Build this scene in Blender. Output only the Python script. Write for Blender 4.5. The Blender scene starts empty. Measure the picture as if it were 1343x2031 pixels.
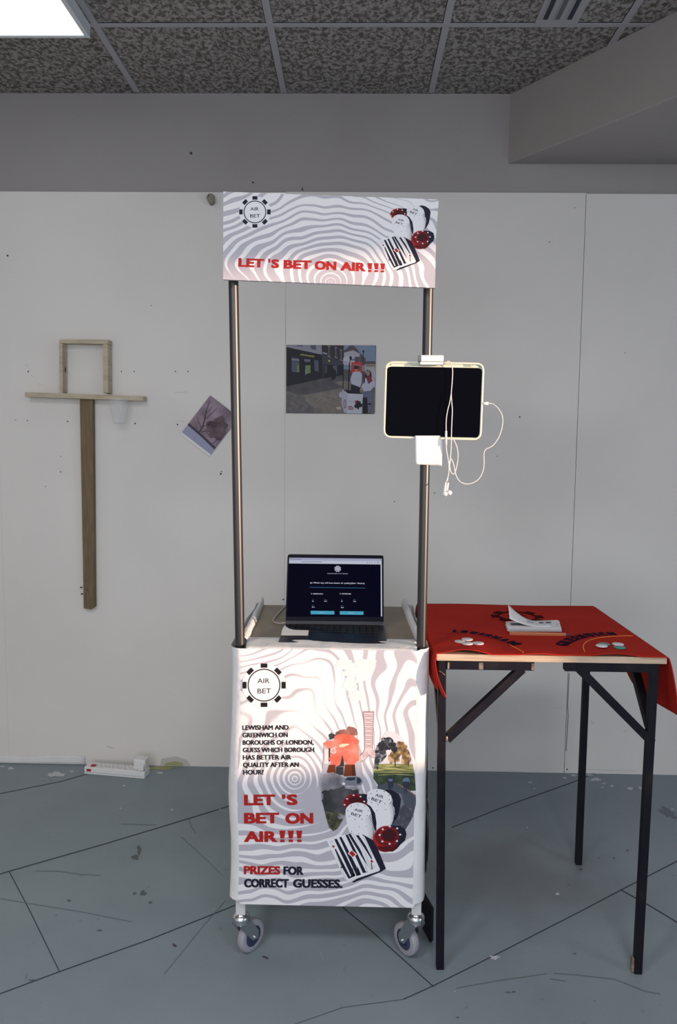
import bpy, bmesh, math, random
from mathutils import Vector, Matrix, noise
from mathutils.geometry import tessellate_polygon
random.seed(7)
PI = math.pi
SC = bpy.context.scene
COL = SC.collection

# ------------------------------------------------------------------ camera
F_PX = 1527.0; YAW = .0190; PITCH = .0924; ROLL = .0100; CAM_Z = 1.44
FW = Vector((-math.sin(YAW)*math.cos(PITCH), math.cos(YAW)*math.cos(PITCH), -math.sin(PITCH)))
_r0 = Vector((math.cos(YAW), math.sin(YAW), 0)); _u0 = _r0.cross(FW)
RT = _r0*math.cos(ROLL) + _u0*math.sin(ROLL); UP = _u0*math.cos(ROLL) - _r0*math.sin(ROLL)
CAM = Vector((0, 0, CAM_Z))
cam_d = bpy.data.cameras.new('camera'); cam = bpy.data.objects.new('camera', cam_d); COL.objects.link(cam)
cam_d.sensor_fit = 'VERTICAL'; cam_d.sensor_height = 36; cam_d.lens = 36*F_PX/2031; cam_d.clip_start = .05
cam.matrix_world = Matrix(((RT.x, UP.x, -FW.x, 0), (RT.y, UP.y, -FW.y, 0), (RT.z, UP.z, -FW.z, CAM_Z), (0, 0, 0, 1)))
SC.camera = cam

# ------------------------------------------------------------------ light
DW, HC, HB = 3.273, 2.853, 2.458
XR, XL, YF = 3.2, -3.4, -3.2           # right wall, left wall, front wall (behind the camera)
W = bpy.data.worlds.new('sky'); SC.world = W; W.use_nodes = True
W.node_tree.nodes['Background'].inputs[0].default_value = (.62, .78, 1, 1)
W.node_tree.nodes['Background'].inputs[1].default_value = 1.0
def lamp(name, kind, loc, direction, energy, color, **kw):
    d = bpy.data.lights.new(name, kind); d.energy = energy; d.color = color
    for k, v in kw.items(): setattr(d, k, v)
    o = bpy.data.objects.new(name, d); COL.objects.link(o); o.location = loc
    o.rotation_euler = Vector(direction).to_track_quat('-Z', 'Y').to_euler(); return o
AZ, EL = math.radians(61.5), math.radians(4)
lamp('sun', 'SUN', (6, -2, 3), (-math.sin(AZ)*math.cos(EL), math.cos(AZ)*math.cos(EL), -math.sin(EL)), 6.0, (1, .66, .44), angle=math.radians(.95))
lamp('sky_fill_front_window', 'AREA', (-.7, YF+.02, 1.55), (0, 1, 0), 42, (.945, .94, 1), shape='RECTANGLE', size=3.7, size_y=1.7)  # area lamp added as sky fill in the unseen front window
lamp('sky_light_side_window', 'AREA', (XR+.12, -.12, 1.53), (-1, 0, 0), 22, (.74, .85, 1), shape='RECTANGLE', size=1.1, size_y=1.3)
SC.view_settings.view_transform = 'Standard'; SC.view_settings.look = 'None'
SC.view_settings.gamma = 1; SC.view_settings.use_curve_mapping = False
SC.view_settings.exposure = 0.0

# ------------------------------------------------------------------ helpers
def ray(px, py): return FW + RT*((px-671.5)/F_PX) - UP*((py-1015.5)/F_PX)
def atY(px, py, Y): d = ray(px, py); return CAM + d*(Y/d.y)
def atZ(px, py, Z): d = ray(px, py); return CAM + d*((Z-CAM_Z)/d.z)
def onplane(px, py, P, n): d = ray(px, py); return CAM + d*((P-CAM).dot(n)/d.dot(n))
MATS = {}
def mat(name, col=(.5, .5, .5), rough=.6, metal=0, spec=.5, emit=None, es=0, bump=None, alpha=None, trans=None):
    m = bpy.data.materials.new(name); m.use_nodes = True; MATS[name] = m
    b = m.node_tree.nodes['Principled BSDF']
    b.inputs['Base Color'].default_value = (*col, 1); b.inputs['Roughness'].default_value = rough
    b.inputs['Metallic'].default_value = metal; b.inputs['Specular IOR Level'].default_value = spec
    if emit: b.inputs['Emission Color'].default_value = (*emit, 1); b.inputs['Emission Strength'].default_value = es
    if trans is not None: b.inputs['Transmission Weight'].default_value = trans
    if alpha is not None: b.inputs['Alpha'].default_value = alpha
    if bump:
        nt = m.node_tree; n = nt.nodes.new('ShaderNodeTexNoise'); n.inputs['Scale'].default_value = bump[0]; n.inputs['Detail'].default_value = 4
        g = nt.nodes.new('ShaderNodeNewGeometry'); nt.links.new(g.outputs['Position'], n.inputs['Vector'])
        bp = nt.nodes.new('ShaderNodeBump'); bp.inputs['Strength'].default_value = bump[1]; bp.inputs['Distance'].default_value = bump[2]
        nt.links.new(n.outputs['Fac'], bp.inputs['Height']); nt.links.new(bp.outputs[0], b.inputs['Normal'])
    return m
def noisy(name, stops, scale, detail=4, rough=.6, stretch=(1, 1, 1), distort=0, spec=.4, metal=0, bump=0, nrough=.5):
    m = mat(name, stops[0][1], rough, metal, spec); nt = m.node_tree; L = nt.links.new
    g = nt.nodes.new('ShaderNodeNewGeometry'); mp = nt.nodes.new('ShaderNodeMapping'); mp.inputs['Scale'].default_value = stretch
    n = nt.nodes.new('ShaderNodeTexNoise'); n.inputs['Scale'].default_value = scale; n.inputs['Detail'].default_value = detail
    n.inputs['Distortion'].default_value = distort; n.inputs['Roughness'].default_value = nrough
    r = nt.nodes.new('ShaderNodeValToRGB'); e = r.color_ramp.elements
    while len(e) < len(stops): e.new(.5)
    for k, (p, c) in enumerate(stops): e[k].position = p; e[k].color = (*c, 1)
    L(g.outputs['Position'], mp.inputs[0]); L(mp.outputs[0], n.inputs['Vector']); L(n.outputs['Fac'], r.inputs[0])
    b = nt.nodes['Principled BSDF']; L(r.outputs[0], b.inputs['Base Color'])
    if bump:
        bp = nt.nodes.new('ShaderNodeBump'); bp.inputs['Strength'].default_value = .4; bp.inputs['Distance'].default_value = bump
        L(n.outputs['Fac'], bp.inputs['Height']); L(bp.outputs[0], b.inputs['Normal'])
    return m
def swirl(name, cx, cz, freq, warp, wscale, seed, ez=1.0, thr_up=.45):
    """white fabric printed with grey contour lines ringed about (cx, cz)"""
    m = mat(name, (.8, .8, .8), .75, spec=.2); nt = m.node_tree; N = nt.nodes.new; L = nt.links.new
    def mth(op, a, b=None, c=None):
        n = N('ShaderNodeMath'); n.operation = op
        for i, v in enumerate((a, b, c)):
            if v is None: continue
            if isinstance(v, (int, float)): n.inputs[i].default_value = v
            else: L(v, n.inputs[i])
        return n.outputs[0]
    g = N('ShaderNodeNewGeometry'); sp = N('ShaderNodeSeparateXYZ'); L(g.outputs['Position'], sp.inputs[0])
    def nz(scale, off, detail=1):
        c = N('ShaderNodeCombineXYZ'); L(sp.outputs[0], c.inputs[0]); L(sp.outputs[2], c.inputs[2]); c.inputs[1].default_value = off
        n = N('ShaderNodeTexNoise'); n.inputs['Scale'].default_value = scale; n.inputs['Detail'].default_value = detail; L(c.outputs[0], n.inputs['Vector'])
        return mth('SUBTRACT', n.outputs['Fac'], .5)
    dx = mth('SUBTRACT', sp.outputs[0], cx); dz = mth('MULTIPLY', mth('SUBTRACT', sp.outputs[2], cz), ez)
    d = mth('SQRT', mth('ADD', mth('MULTIPLY', dx, dx), mth('MULTIPLY', dz, dz)))
    amp = mth('MULTIPLY', mth('MINIMUM', mth('ADD', d, .02), .30), warp*3.4)
    d2 = mth('ADD', d, mth('MULTIPLY', nz(wscale, seed, 0), amp))
    d2 = mth('ADD', d2, mth('MULTIPLY', nz(wscale*5, seed+5, 0), mth('MULTIPLY', amp, .11)))
    s = mth('SINE', mth('MULTIPLY', mth('POWER', mth('MAXIMUM', d2, .0001), .62), freq*2*PI))
    zr = mth('SUBTRACT', sp.outputs[2], cz)
    hump = mth('MULTIPLY', mth('EXPONENT', mth('MULTIPLY', mth('POWER', mth('ABSOLUTE', mth('DIVIDE', mth('ADD', zr, .05), .11)), 2), -1)), -1.05)
    up = mth('MULTIPLY', mth('MINIMUM', mth('MAXIMUM', mth('MULTIPLY', zr, 6), 0), 1), thr_up)
    thr = mth('ADD', mth('MULTIPLY', nz(4.5, seed+9), 2.6), mth('ADD', hump, up))
    k = mth('MULTIPLY', mth('SUBTRACT', s, thr), 4); k = mth('MINIMUM', mth('MAXIMUM', k, 0), 1)
    mx = N('ShaderNodeMix'); mx.data_type = 'RGBA'; L(k, mx.inputs[0]); mx.inputs[6].default_value = (.80, .79, .82, 1); mx.inputs[7].default_value = (.47, .455, .52, 1)
    L(mx.outputs[2], nt.nodes['Principled BSDF'].inputs['Base Color'])
    n = N('ShaderNodeTexNoise'); n.inputs['Scale'].default_value = 9; L(g.outputs['Position'], n.inputs['Vector'])
    bp = N('ShaderNodeBump'); bp.inputs['Strength'].default_value = .3; bp.inputs['Distance'].default_value = .01
    L(n.outputs['Fac'], bp.inputs['Height']); L(bp.outputs[0], nt.nodes['Principled BSDF'].inputs['Normal'])
    return m

_txt_cache = {}
def text2d(s, bold=0.0, shear=0.0):
    key = (s, bold, shear)
    if key in _txt_cache: return _txt_cache[key]
    c = bpy.data.curves.new('t', 'FONT'); c.body = s; c.size = 1; c.offset = bold; c.shear = shear; c.resolution_u = 3
    o = bpy.data.objects.new('t', c); COL.objects.link(o); bpy.context.view_layer.update()
    me = o.evaluated_get(bpy.context.evaluated_depsgraph_get()).to_mesh()
    vs = [(v.co.x, v.co.y) for v in me.vertices]; fs = [tuple(p.vertices) for p in me.polygons]
    o.evaluated_get(bpy.context.evaluated_depsgraph_get()).to_mesh_clear()
    bpy.data.objects.remove(o); bpy.data.curves.remove(c)
    _txt_cache[key] = (vs, fs); return vs, fs
def ident(x, y): return (x, y)
class MB:
    """collects shapes and links them as ONE mesh object; the art calls draw flat print in the art space of .map"""
    def __init__(s): s.v = []; s.f = []; s.m = []; s.names = []; s.sm = []; s.map = None; s.T = ident
    def mi(s, n):
        if n not in s.names: s.names.append(n)
        return s.names.index(n)
    def add(s, vs, fs, m, smooth=False):
        o = len(s.v); s.v += [Vector(v) for v in vs]; k = s.mi(m)
        for f in fs: s.f.append([o+i for i in f]); s.m.append(k); s.sm.append(smooth)
    def box(s, a, b, m, M=None):
        x0, y0, z0 = a; x1, y1, z1 = b
        vs = [Vector(p) for p in ((x0,y0,z0),(x1,y0,z0),(x1,y1,z0),(x0,y1,z0),(x0,y0,z1),(x1,y0,z1),(x1,y1,z1),(x0,y1,z1))]
        if M: vs = [M @ v for v in vs]
        s.add(vs, [(0,3,2,1),(4,5,6,7),(0,1,5,4),(1,2,6,5),(2,3,7,6),(3,0,4,7)], m)
    def beam(s, p, q, w, h, m, up=(0, 0, 1)):
        p = Vector(p); q = Vector(q); d = q-p; L = d.length; d.normalize(); sd = d.cross(Vector(up)).normalized(); u = sd.cross(d)
        M = Matrix(((d.x, sd.x, u.x, p.x), (d.y, sd.y, u.y, p.y), (d.z, sd.z, u.z, p.z), (0, 0, 0, 1)))
        s.box((0, -w/2, -h/2), (L, w/2, h/2), m, M)
    def prism(s, pts, z0, z1, m):
        n = len(pts); vs = [(x, y, z0) for x, y in pts] + [(x, y, z1) for x, y in pts]
        s.add(vs, [list(range(n))[::-1], list(range(n, 2*n))] + [(i, (i+1) % n, n+(i+1) % n, n+i) for i in range(n)], m)
    def plate(s, loop, off, m):
        """closed 3D loop given a thickness by vector off"""
        off = Vector(off); n = len(loop); vs = [Vector(p) for p in loop] + [Vector(p)+off for p in loop]
        tri = tessellate_polygon([[Vector(p) for p in loop]])
        s.add(vs, [tuple(t) for t in tri] + [tuple(n+i for i in t[::-1]) for t in tri] + [(i, n+i, n+(i+1) % n, (i+1) % n) for i in range(n)], m)
    def lathe(s, prof, P, axis, m, n=24, smooth=True):
        P = Vector(P); ax = Vector(axis).normalized(); a = ax.orthogonal().normalized(); b = ax.cross(a)
        vs = []; fs = []
        for r, h in prof:
            for k in range(n):
                t = 2*PI*k/n; vs.append(P + ax*h + (a*math.cos(t)+b*math.sin(t))*max(r, 1e-5))
        for i in range(len(prof)-1):
            for k in range(n): fs.append((i*n+k, i*n+(k+1) % n, (i+1)*n+(k+1) % n, (i+1)*n+k))
        s.add(vs, fs, m, smooth)
    def cyl(s, p, q, r, m, n=20, r2=None):
        p = Vector(p); q = Vector(q); L = (q-p).length; r2 = r if r2 is None else r2
        s.lathe([(0, 0), (r, 0)], p, q-p, m, n, False); s.lathe([(r, 0), (r2, L)], p, q-p, m, n); s.lathe([(r2, L), (0, L)], p, q-p, m, n, False)
    def ball(s, c, r, m, sc=(1, 1, 1), n=14):
        c = Vector(c); vs = []; fs = []
        for i in range(n+1):
            for k in range(n):
                a = PI*i/n; b = 2*PI*k/n
                vs.append(c + Vector((r*sc[0]*math.sin(a)*math.cos(b), r*sc[1]*math.sin(a)*math.sin(b), r*sc[2]*math.cos(a))))
        for i in range(n):
            for k in range(n): fs.append((i*n+k, (i+1)*n+k, (i+1)*n+(k+1) % n, i*n+(k+1) % n))
        s.add(vs, fs, m, True)
    def tube(s, pts, r, m, n=8, sub=6):
        P = [Vector(p) for p in pts]; Q = []
        for i in range(len(P)-1):
            a = P[max(i-1, 0)]; b = P[i]; c = P[i+1]; d = P[min(i+2, len(P)-1)]
            for k in range(sub):
                t = k/sub; Q.append(.5*((2*b)+(c-a)*t+(2*a-5*b+4*c-d)*t*t+(3*b-a-3*c+d)*t**3))
        Q.append(P[-1]); vs = []; fs = []; nrm = (Q[1]-Q[0]).orthogonal().normalized()
        for i, q in enumerate(Q):
            t = (Q[min(i+1, len(Q)-1)]-Q[max(i-1, 0)]).normalized(); nrm = (nrm - t*nrm.dot(t)).normalized(); b = t.cross(nrm)
            for k in range(n): vs.append(q + (nrm*math.cos(2*PI*k/n)+b*math.sin(2*PI*k/n))*r)
        for i in range(len(Q)-1):
            for k in range(n): fs.append((i*n+k, i*n+(k+1) % n, (i+1)*n+(k+1) % n, (i+1)*n+k))
        fs += [list(range(n))[::-1], [len(vs)-n+k for k in range(n)]]
        s.add(vs, fs, m, True)
    def grid(s, fn, nu, nv, m, smooth=True):
        s.add([fn(i/nu, j/nv) for i in range(nu+1) for j in range(nv+1)],
              [(i*(nv+1)+j, (i+1)*(nv+1)+j, (i+1)*(nv+1)+j+1, i*(nv+1)+j+1) for i in range(nu) for j in range(nv)], m, smooth)
    # --- flat print
    def P(s, x, y, lay): return s.map(*s.T(x, y), lay)
    def poly(s, pts, m, lay=1):
        tri = tessellate_polygon([[Vector((x, y, 0)) for x, y in pts]])
        s.add([s.P(x, y, lay) for x, y in pts], [tuple(t) for t in tri], m)
    def rect(s, x0, y0, x1, y1, m, lay=1): s.poly([(x0, y0), (x1, y0), (x1, y1), (x0, y1)], m, lay)
    def ell(s, cx, cy, rx, ry, m, lay=1, rot=0, n=40, a0=0, a1=2*PI):
        c, d = math.cos(rot), math.sin(rot); pts = []
        for k in range(n if a1-a0 > 6.28 else n+1):
            t = a0+(a1-a0)*k/n; x, y = rx*math.cos(t), ry*math.sin(t); pts.append((cx+x*c-y*d, cy+x*d+y*c))
        s.poly(pts, m, lay)
    def line(s, pts, w, m, lay=1, closed=False, w1=None):
        n = len(pts); vs = []; fs = []
        for i in range(n):
            a = Vector(pts[(i-1) % n] if closed else pts[max(i-1, 0)]); b = Vector(pts[(i+1) % n] if closed else pts[min(i+1, n-1)])
            d = b-a; d = Vector((-d.y, d.x)); d = d.normalized() if d.length else Vector((0, 1))
            ww = w if w1 is None else w+(w1-w)*i/(n-1); p = Vector(pts[i])
            for q in (p+d*ww/2, p-d*ww/2): vs.append(s.P(q.x, q.y, lay))
        for i in range(n if closed else n-1): j = (i+1) % n; fs.append((2*i, 2*j, 2*j+1, 2*i+1))
        s.add(vs, fs, m)
    def ring(s, cx, cy, rx, ry, w, m, lay=1, rot=0, n=48, a0=0, a1=2*PI):
        c, d = math.cos(rot), math.sin(rot); full = a1-a0 > 6.28; pts = []
        for k in range(n if full else n+1):
            t = a0+(a1-a0)*k/n; x, y = rx*math.cos(t), ry*math.sin(t); pts.append((cx+x*c-y*d, cy+x*d+y*c))
        s.line(pts, w, m, lay, closed=full)
    def blob(s, cx, cy, rx, ry, m, lay=1, rough=.15, n=26, seed=0, rot=0):
        rnd = random.Random(seed); ph = [rnd.uniform(0, 6.28) for _ in range(4)]; pts = []
        for k in range(n):
            t = 2*PI*k/n; q = 1+rough*(math.sin(3*t+ph[0])*.5+math.sin(5*t+ph[1])*.5+math.sin(8*t+ph[2])*.4+rnd.uniform(-.3, .3))
            x, y = rx*q*math.cos(t), ry*q*math.sin(t); pts.append((cx+x*math.cos(rot)-y*math.sin(rot), cy+x*math.sin(rot)+y*math.cos(rot)))
        s.poly(pts, m, lay)
    def text(s, st, bl, br, h, m, lay=1, bold=0, shear=0, down=1, fat=0):
        """capitals of height h standing on the line bl-br, the string stretched to fill it"""
        vs, fs = text2d(st, bold, shear)
        if not vs: return
        x0 = min(v[0] for v in vs); x1 = max(v[0] for v in vs); cap = .729+2*bold
        bl = Vector(bl); u = Vector(br)-bl; up = Vector((u.y, -u.x)).normalized()*h*down
        un = u.normalized(); L = u.length; offs = [(0, 0)]; fx, fy = fat*h, fat*h*.42
        if fat: offs = [(fx*i, fy*j) for i in (-1, -.5, 0, .5, 1) for j in (-1, 0, 1)]
        for k, (ox, oy) in enumerate(offs):
            out = []
            for x, y in vs:
                q = bl + un*(fx+(L-2*fx)*(x-x0)/(x1-x0)+ox) + up*((y+bold)/cap*(1-2*fy/h)+(fy+oy)/h); out.append(s.P(q.x, q.y, lay+k*.02))
            s.add(out, fs, m)
    def build(s, name, parent=None, origin=None, bevel=0, solid=0, subsurf=0, autoflip=True):
        base = Vector(origin) if origin is not None else (Vector(parent['_w']) if parent is not None else Vector((0, 0, 0)))
        me = bpy.data.meshes.new(name); me.from_pydata([v-base for v in s.v], [], s.f)
        for n in s.names: me.materials.append(MATS[n])
        me.polygons.foreach_set('material_index', s.m); me.polygons.foreach_set('use_smooth', s.sm); me.update()
        o = bpy.data.objects.new(name, me); COL.objects.link(o)
        if parent is not None:
            o.parent = parent; o.location = base - Vector(parent['_w'])
        else: o.location = base
        o['_w'] = tuple(base)
        if bevel:
            b = o.modifiers.new('bevel', 'BEVEL'); b.width = bevel; b.segments = 2; b.limit_method = 'ANGLE'; b.angle_limit = .7
        if solid:
            b = o.modifiers.new('solid', 'SOLIDIFY'); b.thickness = abs(solid); b.offset = -1 if solid > 0 else 1
        if subsurf:
            b = o.modifiers.new('sub', 'SUBSURF'); b.levels = subsurf; b.render_levels = subsurf
        return o
def thing(name, label, cat, loc, group=None):
    o = bpy.data.objects.new(name, None); COL.objects.link(o); o.location = loc; o['_w'] = tuple(loc); o.empty_display_size = .05
    o['label'] = label; o['category'] = cat
    if group: o['group'] = group
    return o
def tag(o, label, cat, group=None):
    o['label'] = label; o['category'] = cat
    if group: o['group'] = group
    return o
def struct(o): o['kind'] = 'structure'; return o
def dup(o, delta):
    c = o.copy(); COL.objects.link(c); c.location = o.location + Vector(delta)
    for ch in list(o.children):
        k = ch.copy(); COL.objects.link(k); k.parent = c
        for g in list(ch.children): q = g.copy(); COL.objects.link(q); q.parent = k
    return c

# ------------------------------------------------------------------ materials
noisy('board_paint', [(.3, (.73, .70, .665)), (.5, (.765, .735, .70)), (.7, (.79, .76, .725))], 1.8, 5, .55)
noisy('upper_plaster', [(.3, (.34, .315, .305)), (.7, (.375, .35, .34))], 2.2, 5, .6)
noisy('side_paint', [(.3, (.50, .49, .48)), (.7, (.56, .55, .54))], 2.2, 4, .7)
noisy('tile', [(.40, (.115, .105, .095)), (.47, (.17, .155, .145)), (.53, (.33, .31, .295)), (.62, (.39, .37, .355))], 62, 4, .9, (1, .8, 1), .6, nrough=.62)
mat('tbar', (.42, .42, .44), .45); mat('gap_dark', (.03, .028, .026), .9)
noisy('trim_white', [(.3, (.68, .68, .68)), (.7, (.76, .76, .76))], 8, 3, .5)
mat('lamp_frame', (.75, .78, .8), .35)
mat('lamp_glow', (.9, .95, .95), .4, emit=(.90, .97, 1), es=1.5)
mat('slot_dark', (.02, .025, .05), .5); mat('slot_grey', (.13, .14, .15), .5); mat('vent_white', (.42, .42, .45), .4)
# floor
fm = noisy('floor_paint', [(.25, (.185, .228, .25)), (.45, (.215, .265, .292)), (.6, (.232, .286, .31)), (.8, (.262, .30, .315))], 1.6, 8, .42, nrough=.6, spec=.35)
def floor_shade_and_specks():
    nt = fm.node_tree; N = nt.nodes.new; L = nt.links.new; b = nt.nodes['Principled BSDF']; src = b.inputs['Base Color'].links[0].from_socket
    g = N('ShaderNodeNewGeometry'); c = atZ(1030, 1730, 0)  # soft dark patch: the table's shadow painted into the floor colour
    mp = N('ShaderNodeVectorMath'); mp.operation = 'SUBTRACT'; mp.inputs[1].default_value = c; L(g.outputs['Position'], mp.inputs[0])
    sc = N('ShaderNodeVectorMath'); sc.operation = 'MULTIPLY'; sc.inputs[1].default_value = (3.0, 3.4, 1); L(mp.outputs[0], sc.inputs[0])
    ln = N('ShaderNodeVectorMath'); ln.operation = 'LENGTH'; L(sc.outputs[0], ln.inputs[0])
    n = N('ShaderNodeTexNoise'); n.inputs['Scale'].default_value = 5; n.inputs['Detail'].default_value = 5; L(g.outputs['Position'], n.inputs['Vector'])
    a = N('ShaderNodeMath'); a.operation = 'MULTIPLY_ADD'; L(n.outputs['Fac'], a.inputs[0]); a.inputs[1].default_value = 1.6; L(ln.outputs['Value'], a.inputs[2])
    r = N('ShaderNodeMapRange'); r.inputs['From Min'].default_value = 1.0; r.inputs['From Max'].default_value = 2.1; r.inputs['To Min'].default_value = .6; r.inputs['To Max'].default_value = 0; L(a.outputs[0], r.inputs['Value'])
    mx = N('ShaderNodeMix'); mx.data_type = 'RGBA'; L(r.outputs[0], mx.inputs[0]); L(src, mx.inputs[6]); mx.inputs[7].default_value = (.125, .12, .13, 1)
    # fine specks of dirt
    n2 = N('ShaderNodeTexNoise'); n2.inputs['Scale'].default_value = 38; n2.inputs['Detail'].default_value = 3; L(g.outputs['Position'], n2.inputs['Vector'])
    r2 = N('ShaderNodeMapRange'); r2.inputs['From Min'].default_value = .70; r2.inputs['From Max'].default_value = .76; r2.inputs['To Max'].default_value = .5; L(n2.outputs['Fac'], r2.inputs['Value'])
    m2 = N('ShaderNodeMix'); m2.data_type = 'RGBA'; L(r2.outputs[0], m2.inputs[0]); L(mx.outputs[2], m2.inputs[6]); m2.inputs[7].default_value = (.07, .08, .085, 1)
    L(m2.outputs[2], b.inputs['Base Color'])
floor_shade_and_specks()
mat('seam', (.035, .042, .048), .8); mat('scuff', (.14, .17, .185), .6); mat('scratch_light', (.30, .35, .37), .6)
mat('paint_spot', (.50, .54, .56), .5); mat('dirt', (.10, .12, .11), .7); mat('yellow_stain', (.36, .38, .16), .7)
mat('hole', (.06, .05, .05), .9); mat('pencil_mark', (.60, .585, .57), .8); mat('warm_mark', (.55, .53, .50), .8)
# cart
BX, BZ = atY(585, 1545, 1.995).x, atY(585, 1545, 1.995).z
swirl('print_cover', BX, BZ, 30, .50, 2.9, 3.3, .95)
SX, SZ = atY(655, 560, 1.99).x, atY(655, 560, 1.99).z
swirl('print_sign', SX, SZ, 31, .46, 3.6, 8.1, 1.25, .30)
mat('cloth_white', (.74, .74, .75), .8, spec=.2, bump=(16, .5, .012))
mat('card_white', (.78, .78, .79), .5)
noisy('mdf', [(.3, (.225, .185, .135)), (.7, (.26, .215, .16))], 14, 4, .5)
mat('pole_black', (.007, .0065, .009), .39, spec=1.0)
mat('tube_white', (.62, .62, .62), .4); mat('foam_yellow', (.30, .24, .06), .8)
mat('zinc', (.60, .62, .64), .3, metal=1); mat('wheel_rubber', (.33, .33, .37), .6); mat('wheel_hub', (.05, .06, .14), .4); mat('dark_rubber', (.07, .07, .07), .6)
# inks
for n, c in dict(ink_red=(.42, .016, .013), ink_navy=(.012, .012, .03), ink_black=(.010, .008, .010), ink_white=(.78, .78, .82), ink_darkred=(.16, .008, .012),
                 ink_blackred=(.06, .004, .006), ink_grey=(.47, .455, .52), ink_lightgrey=(.66, .65, .69), ink_sky=(.62, .63, .70), ink_road=(.07, .085, .11), ink_road_light=(.17, .19, .23),
                 ink_kerb=(.33, .13, .09), ink_cyclist=(.03, .035, .06), ink_blueshirt=(.12, .19, .27), ink_car=(.19, .20, .24), ink_carglass=(.03, .035, .06), ink_tower=(.15, .035, .012),
                 ink_towerdark=(.07, .02, .012), ink_trachea=(.26, .17, .19), ink_tracheafill=(.62, .52, .55), ink_cream=(.75, .62, .45), ink_pink=(.765, .745, .765)).items(): mat(n, c, .65, spec=.25)
noisy('ink_smoke_orange', [(.3, (.60, .10, .06)), (.5, (.70, .16, .11)), (.7, (.76, .27, .21))], 30, 4, .7)
noisy('ink_smoke_brown', [(.3, (.16, .07, .06)), (.6, (.40, .17, .13)), (.8, (.55, .30, .26))], 25, 4, .7)
noisy('ink_smoke_grey', [(.3, (.10, .10, .12)), (.5, (.25, .24, .28)), (.7, (.40, .38, .42))], 22, 4, .7)
noisy('ink_smoke_dark', [(.3, (.012, .014, .018)), (.5, (.035, .04, .045)), (.62, (.07, .07, .08)), (.8, (.17, .165, .19))], 18, 4, .7)
noisy('ink_moss', [(.35, (.02, .022, .02)), (.55, (.08, .08, .04)), (.75, (.17, .16, .13))], 70, 4, .7)
noisy('ink_tree_dark', [(.4, (.008, .010, .02)), (.55, (.03, .04, .05)), (.72, (.35, .36, .45))], 95, 3, .7)
noisy('ink_tree_autumn', [(.35, (.07, .05, .025)), (.5, (.24, .15, .06)), (.66, (.50, .36, .20))], 90, 3, .7)
noisy('ink_grass', [(.35, (.10, .12, .04)), (.5, (.25, .27, .08)), (.65, (.50, .45, .20))], 26, 3, .7, (1, 1, 9))
noisy('ink_hedge', [(.35, (.02, .035, .02)), (.6, (.05, .08, .035)), (.8, (.12, .16, .06))], 60, 3, .7)
noisy('ink_road_pale', [(.4, (.055, .06, .08)), (.6, (.08, .085, .11)), (.75, (.25, .26, .32))], 60, 4, .7, (1, 1, .6), 2)
# tablet, laptop, paper
mat('case_cream', (.72, .72, .58), .4, spec=.5); mat('case_green', (.33, .40, .30), .5); mat('glass_black', (.0012, .0012, .004), .35, spec=.03)
mat('plastic_white', (.78, .78, .77), .35); mat('cable_white', (.74, .72, .70), .4); mat('paper', (.80, .80, .81), .7, bump=(14, .3, .004))
mat('grey_plastic', (.28, .28, .28), .4); mat('cable_grey', (.42, .40, .40), .4)
mat('laptop_body', (.016, .019, .034), .4, spec=.3); mat('laptop_bezel', (.004, .005, .012), .4, spec=.06)
mat('key_black', (.006, .006, .009), .5); mat('pad_dark', (.012, .015, .032), .4)
def em(n, c, s): mat(n, (.0008, .0008, .001), .3, spec=.01, emit=c, es=s)
em('px_navy', (.0008, .001, .008), 1); em('px_bar', (.42, .44, .62), .75); em('px_bar2', (.6, .62, .75), .75); em('px_white', (.7, .74, .88), .8); em('px_cyan', (.07, .38, .56), .85)
em('px_line', (.05, .22, .45), .8); em('px_dim', (.12, .14, .22), .8)
# table
noisy('cloth_red', [(.3, (.40, .020, .012)), (.7, (.46, .024, .014))], 6, 5, .9, spec=.1)
mat('red_under', (.3, .008, .01), .9)
mat('print_purple', (.016, .004, .020), .8, spec=.05); mat('print_orange', (.75, .17, .01), .5); mat('print_blackred', (.045, .003, .004), .85, spec=.05)
noisy('ply', [(.3, (.42, .30, .20)), (.5, (.55, .42, .30)), (.7, (.63, .50, .38))], 30, 3, .55, (.4, 1, 18))
noisy('steel_black', [(.3, (.007, .007, .013)), (.6, (.011, .0105, .015)), (.85, (.040, .029, .021))], 12, 5, .5, spec=.16)
noisy('weld', [(.3, (.10, .07, .05)), (.7, (.42, .33, .27))], 60, 3, .35, metal=.4)
mat('token_clear', (.72, .70, .72), .25, trans=.15); mat('token_teal', (.03, .26, .21), .3); mat('token_white', (.74, .72, .76), .3)
mat('pencil_wood', (.48, .17, .08), .45); mat('pencil_lead', (.05, .05, .08), .5); mat('flyer_print', (.09, .09, .17), .6); mat('flyer_edge', (.45, .46, .60), .7)
# wall things
noisy('pine', [(.3, (.42, .34, .235)), (.55, (.52, .44, .32)), (.75, (.60, .52, .40))], 12, 4, .6, (1, 1, 6))
noisy('post_wood', [(.3, (.14, .095, .045)), (.55, (.18, .125, .065)), (.8, (.22, .16, .09))], 14, 5, .6, (7, 1, .8))
mat('knot', (.08, .05, .02), .7); mat('bolt_dark', (.06, .055, .05), .4, metal=.6); mat('peg', (.25, .23, .17), .7)
for nm, al in (('clear_film', .10), ('clear_cup', .24)):
    mat(nm, (.85, .87, .88), .08, spec=.8, alpha=al, bump=(25, .6, .01))
mat('cup_rim', (.82, .84, .85), .1, spec=.8, alpha=.45)
noisy('print_mauve', [(.3, (.13, .09, .12)), (.5, (.25, .19, .24)), (.7, (.36, .30, .35))], 14, 4, .6)
noisy('print_dark_crown', [(.35, (.07, .04, .055)), (.6, (.15, .10, .12)), (.8, (.24, .18, .21))], 25, 5, .6)
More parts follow.
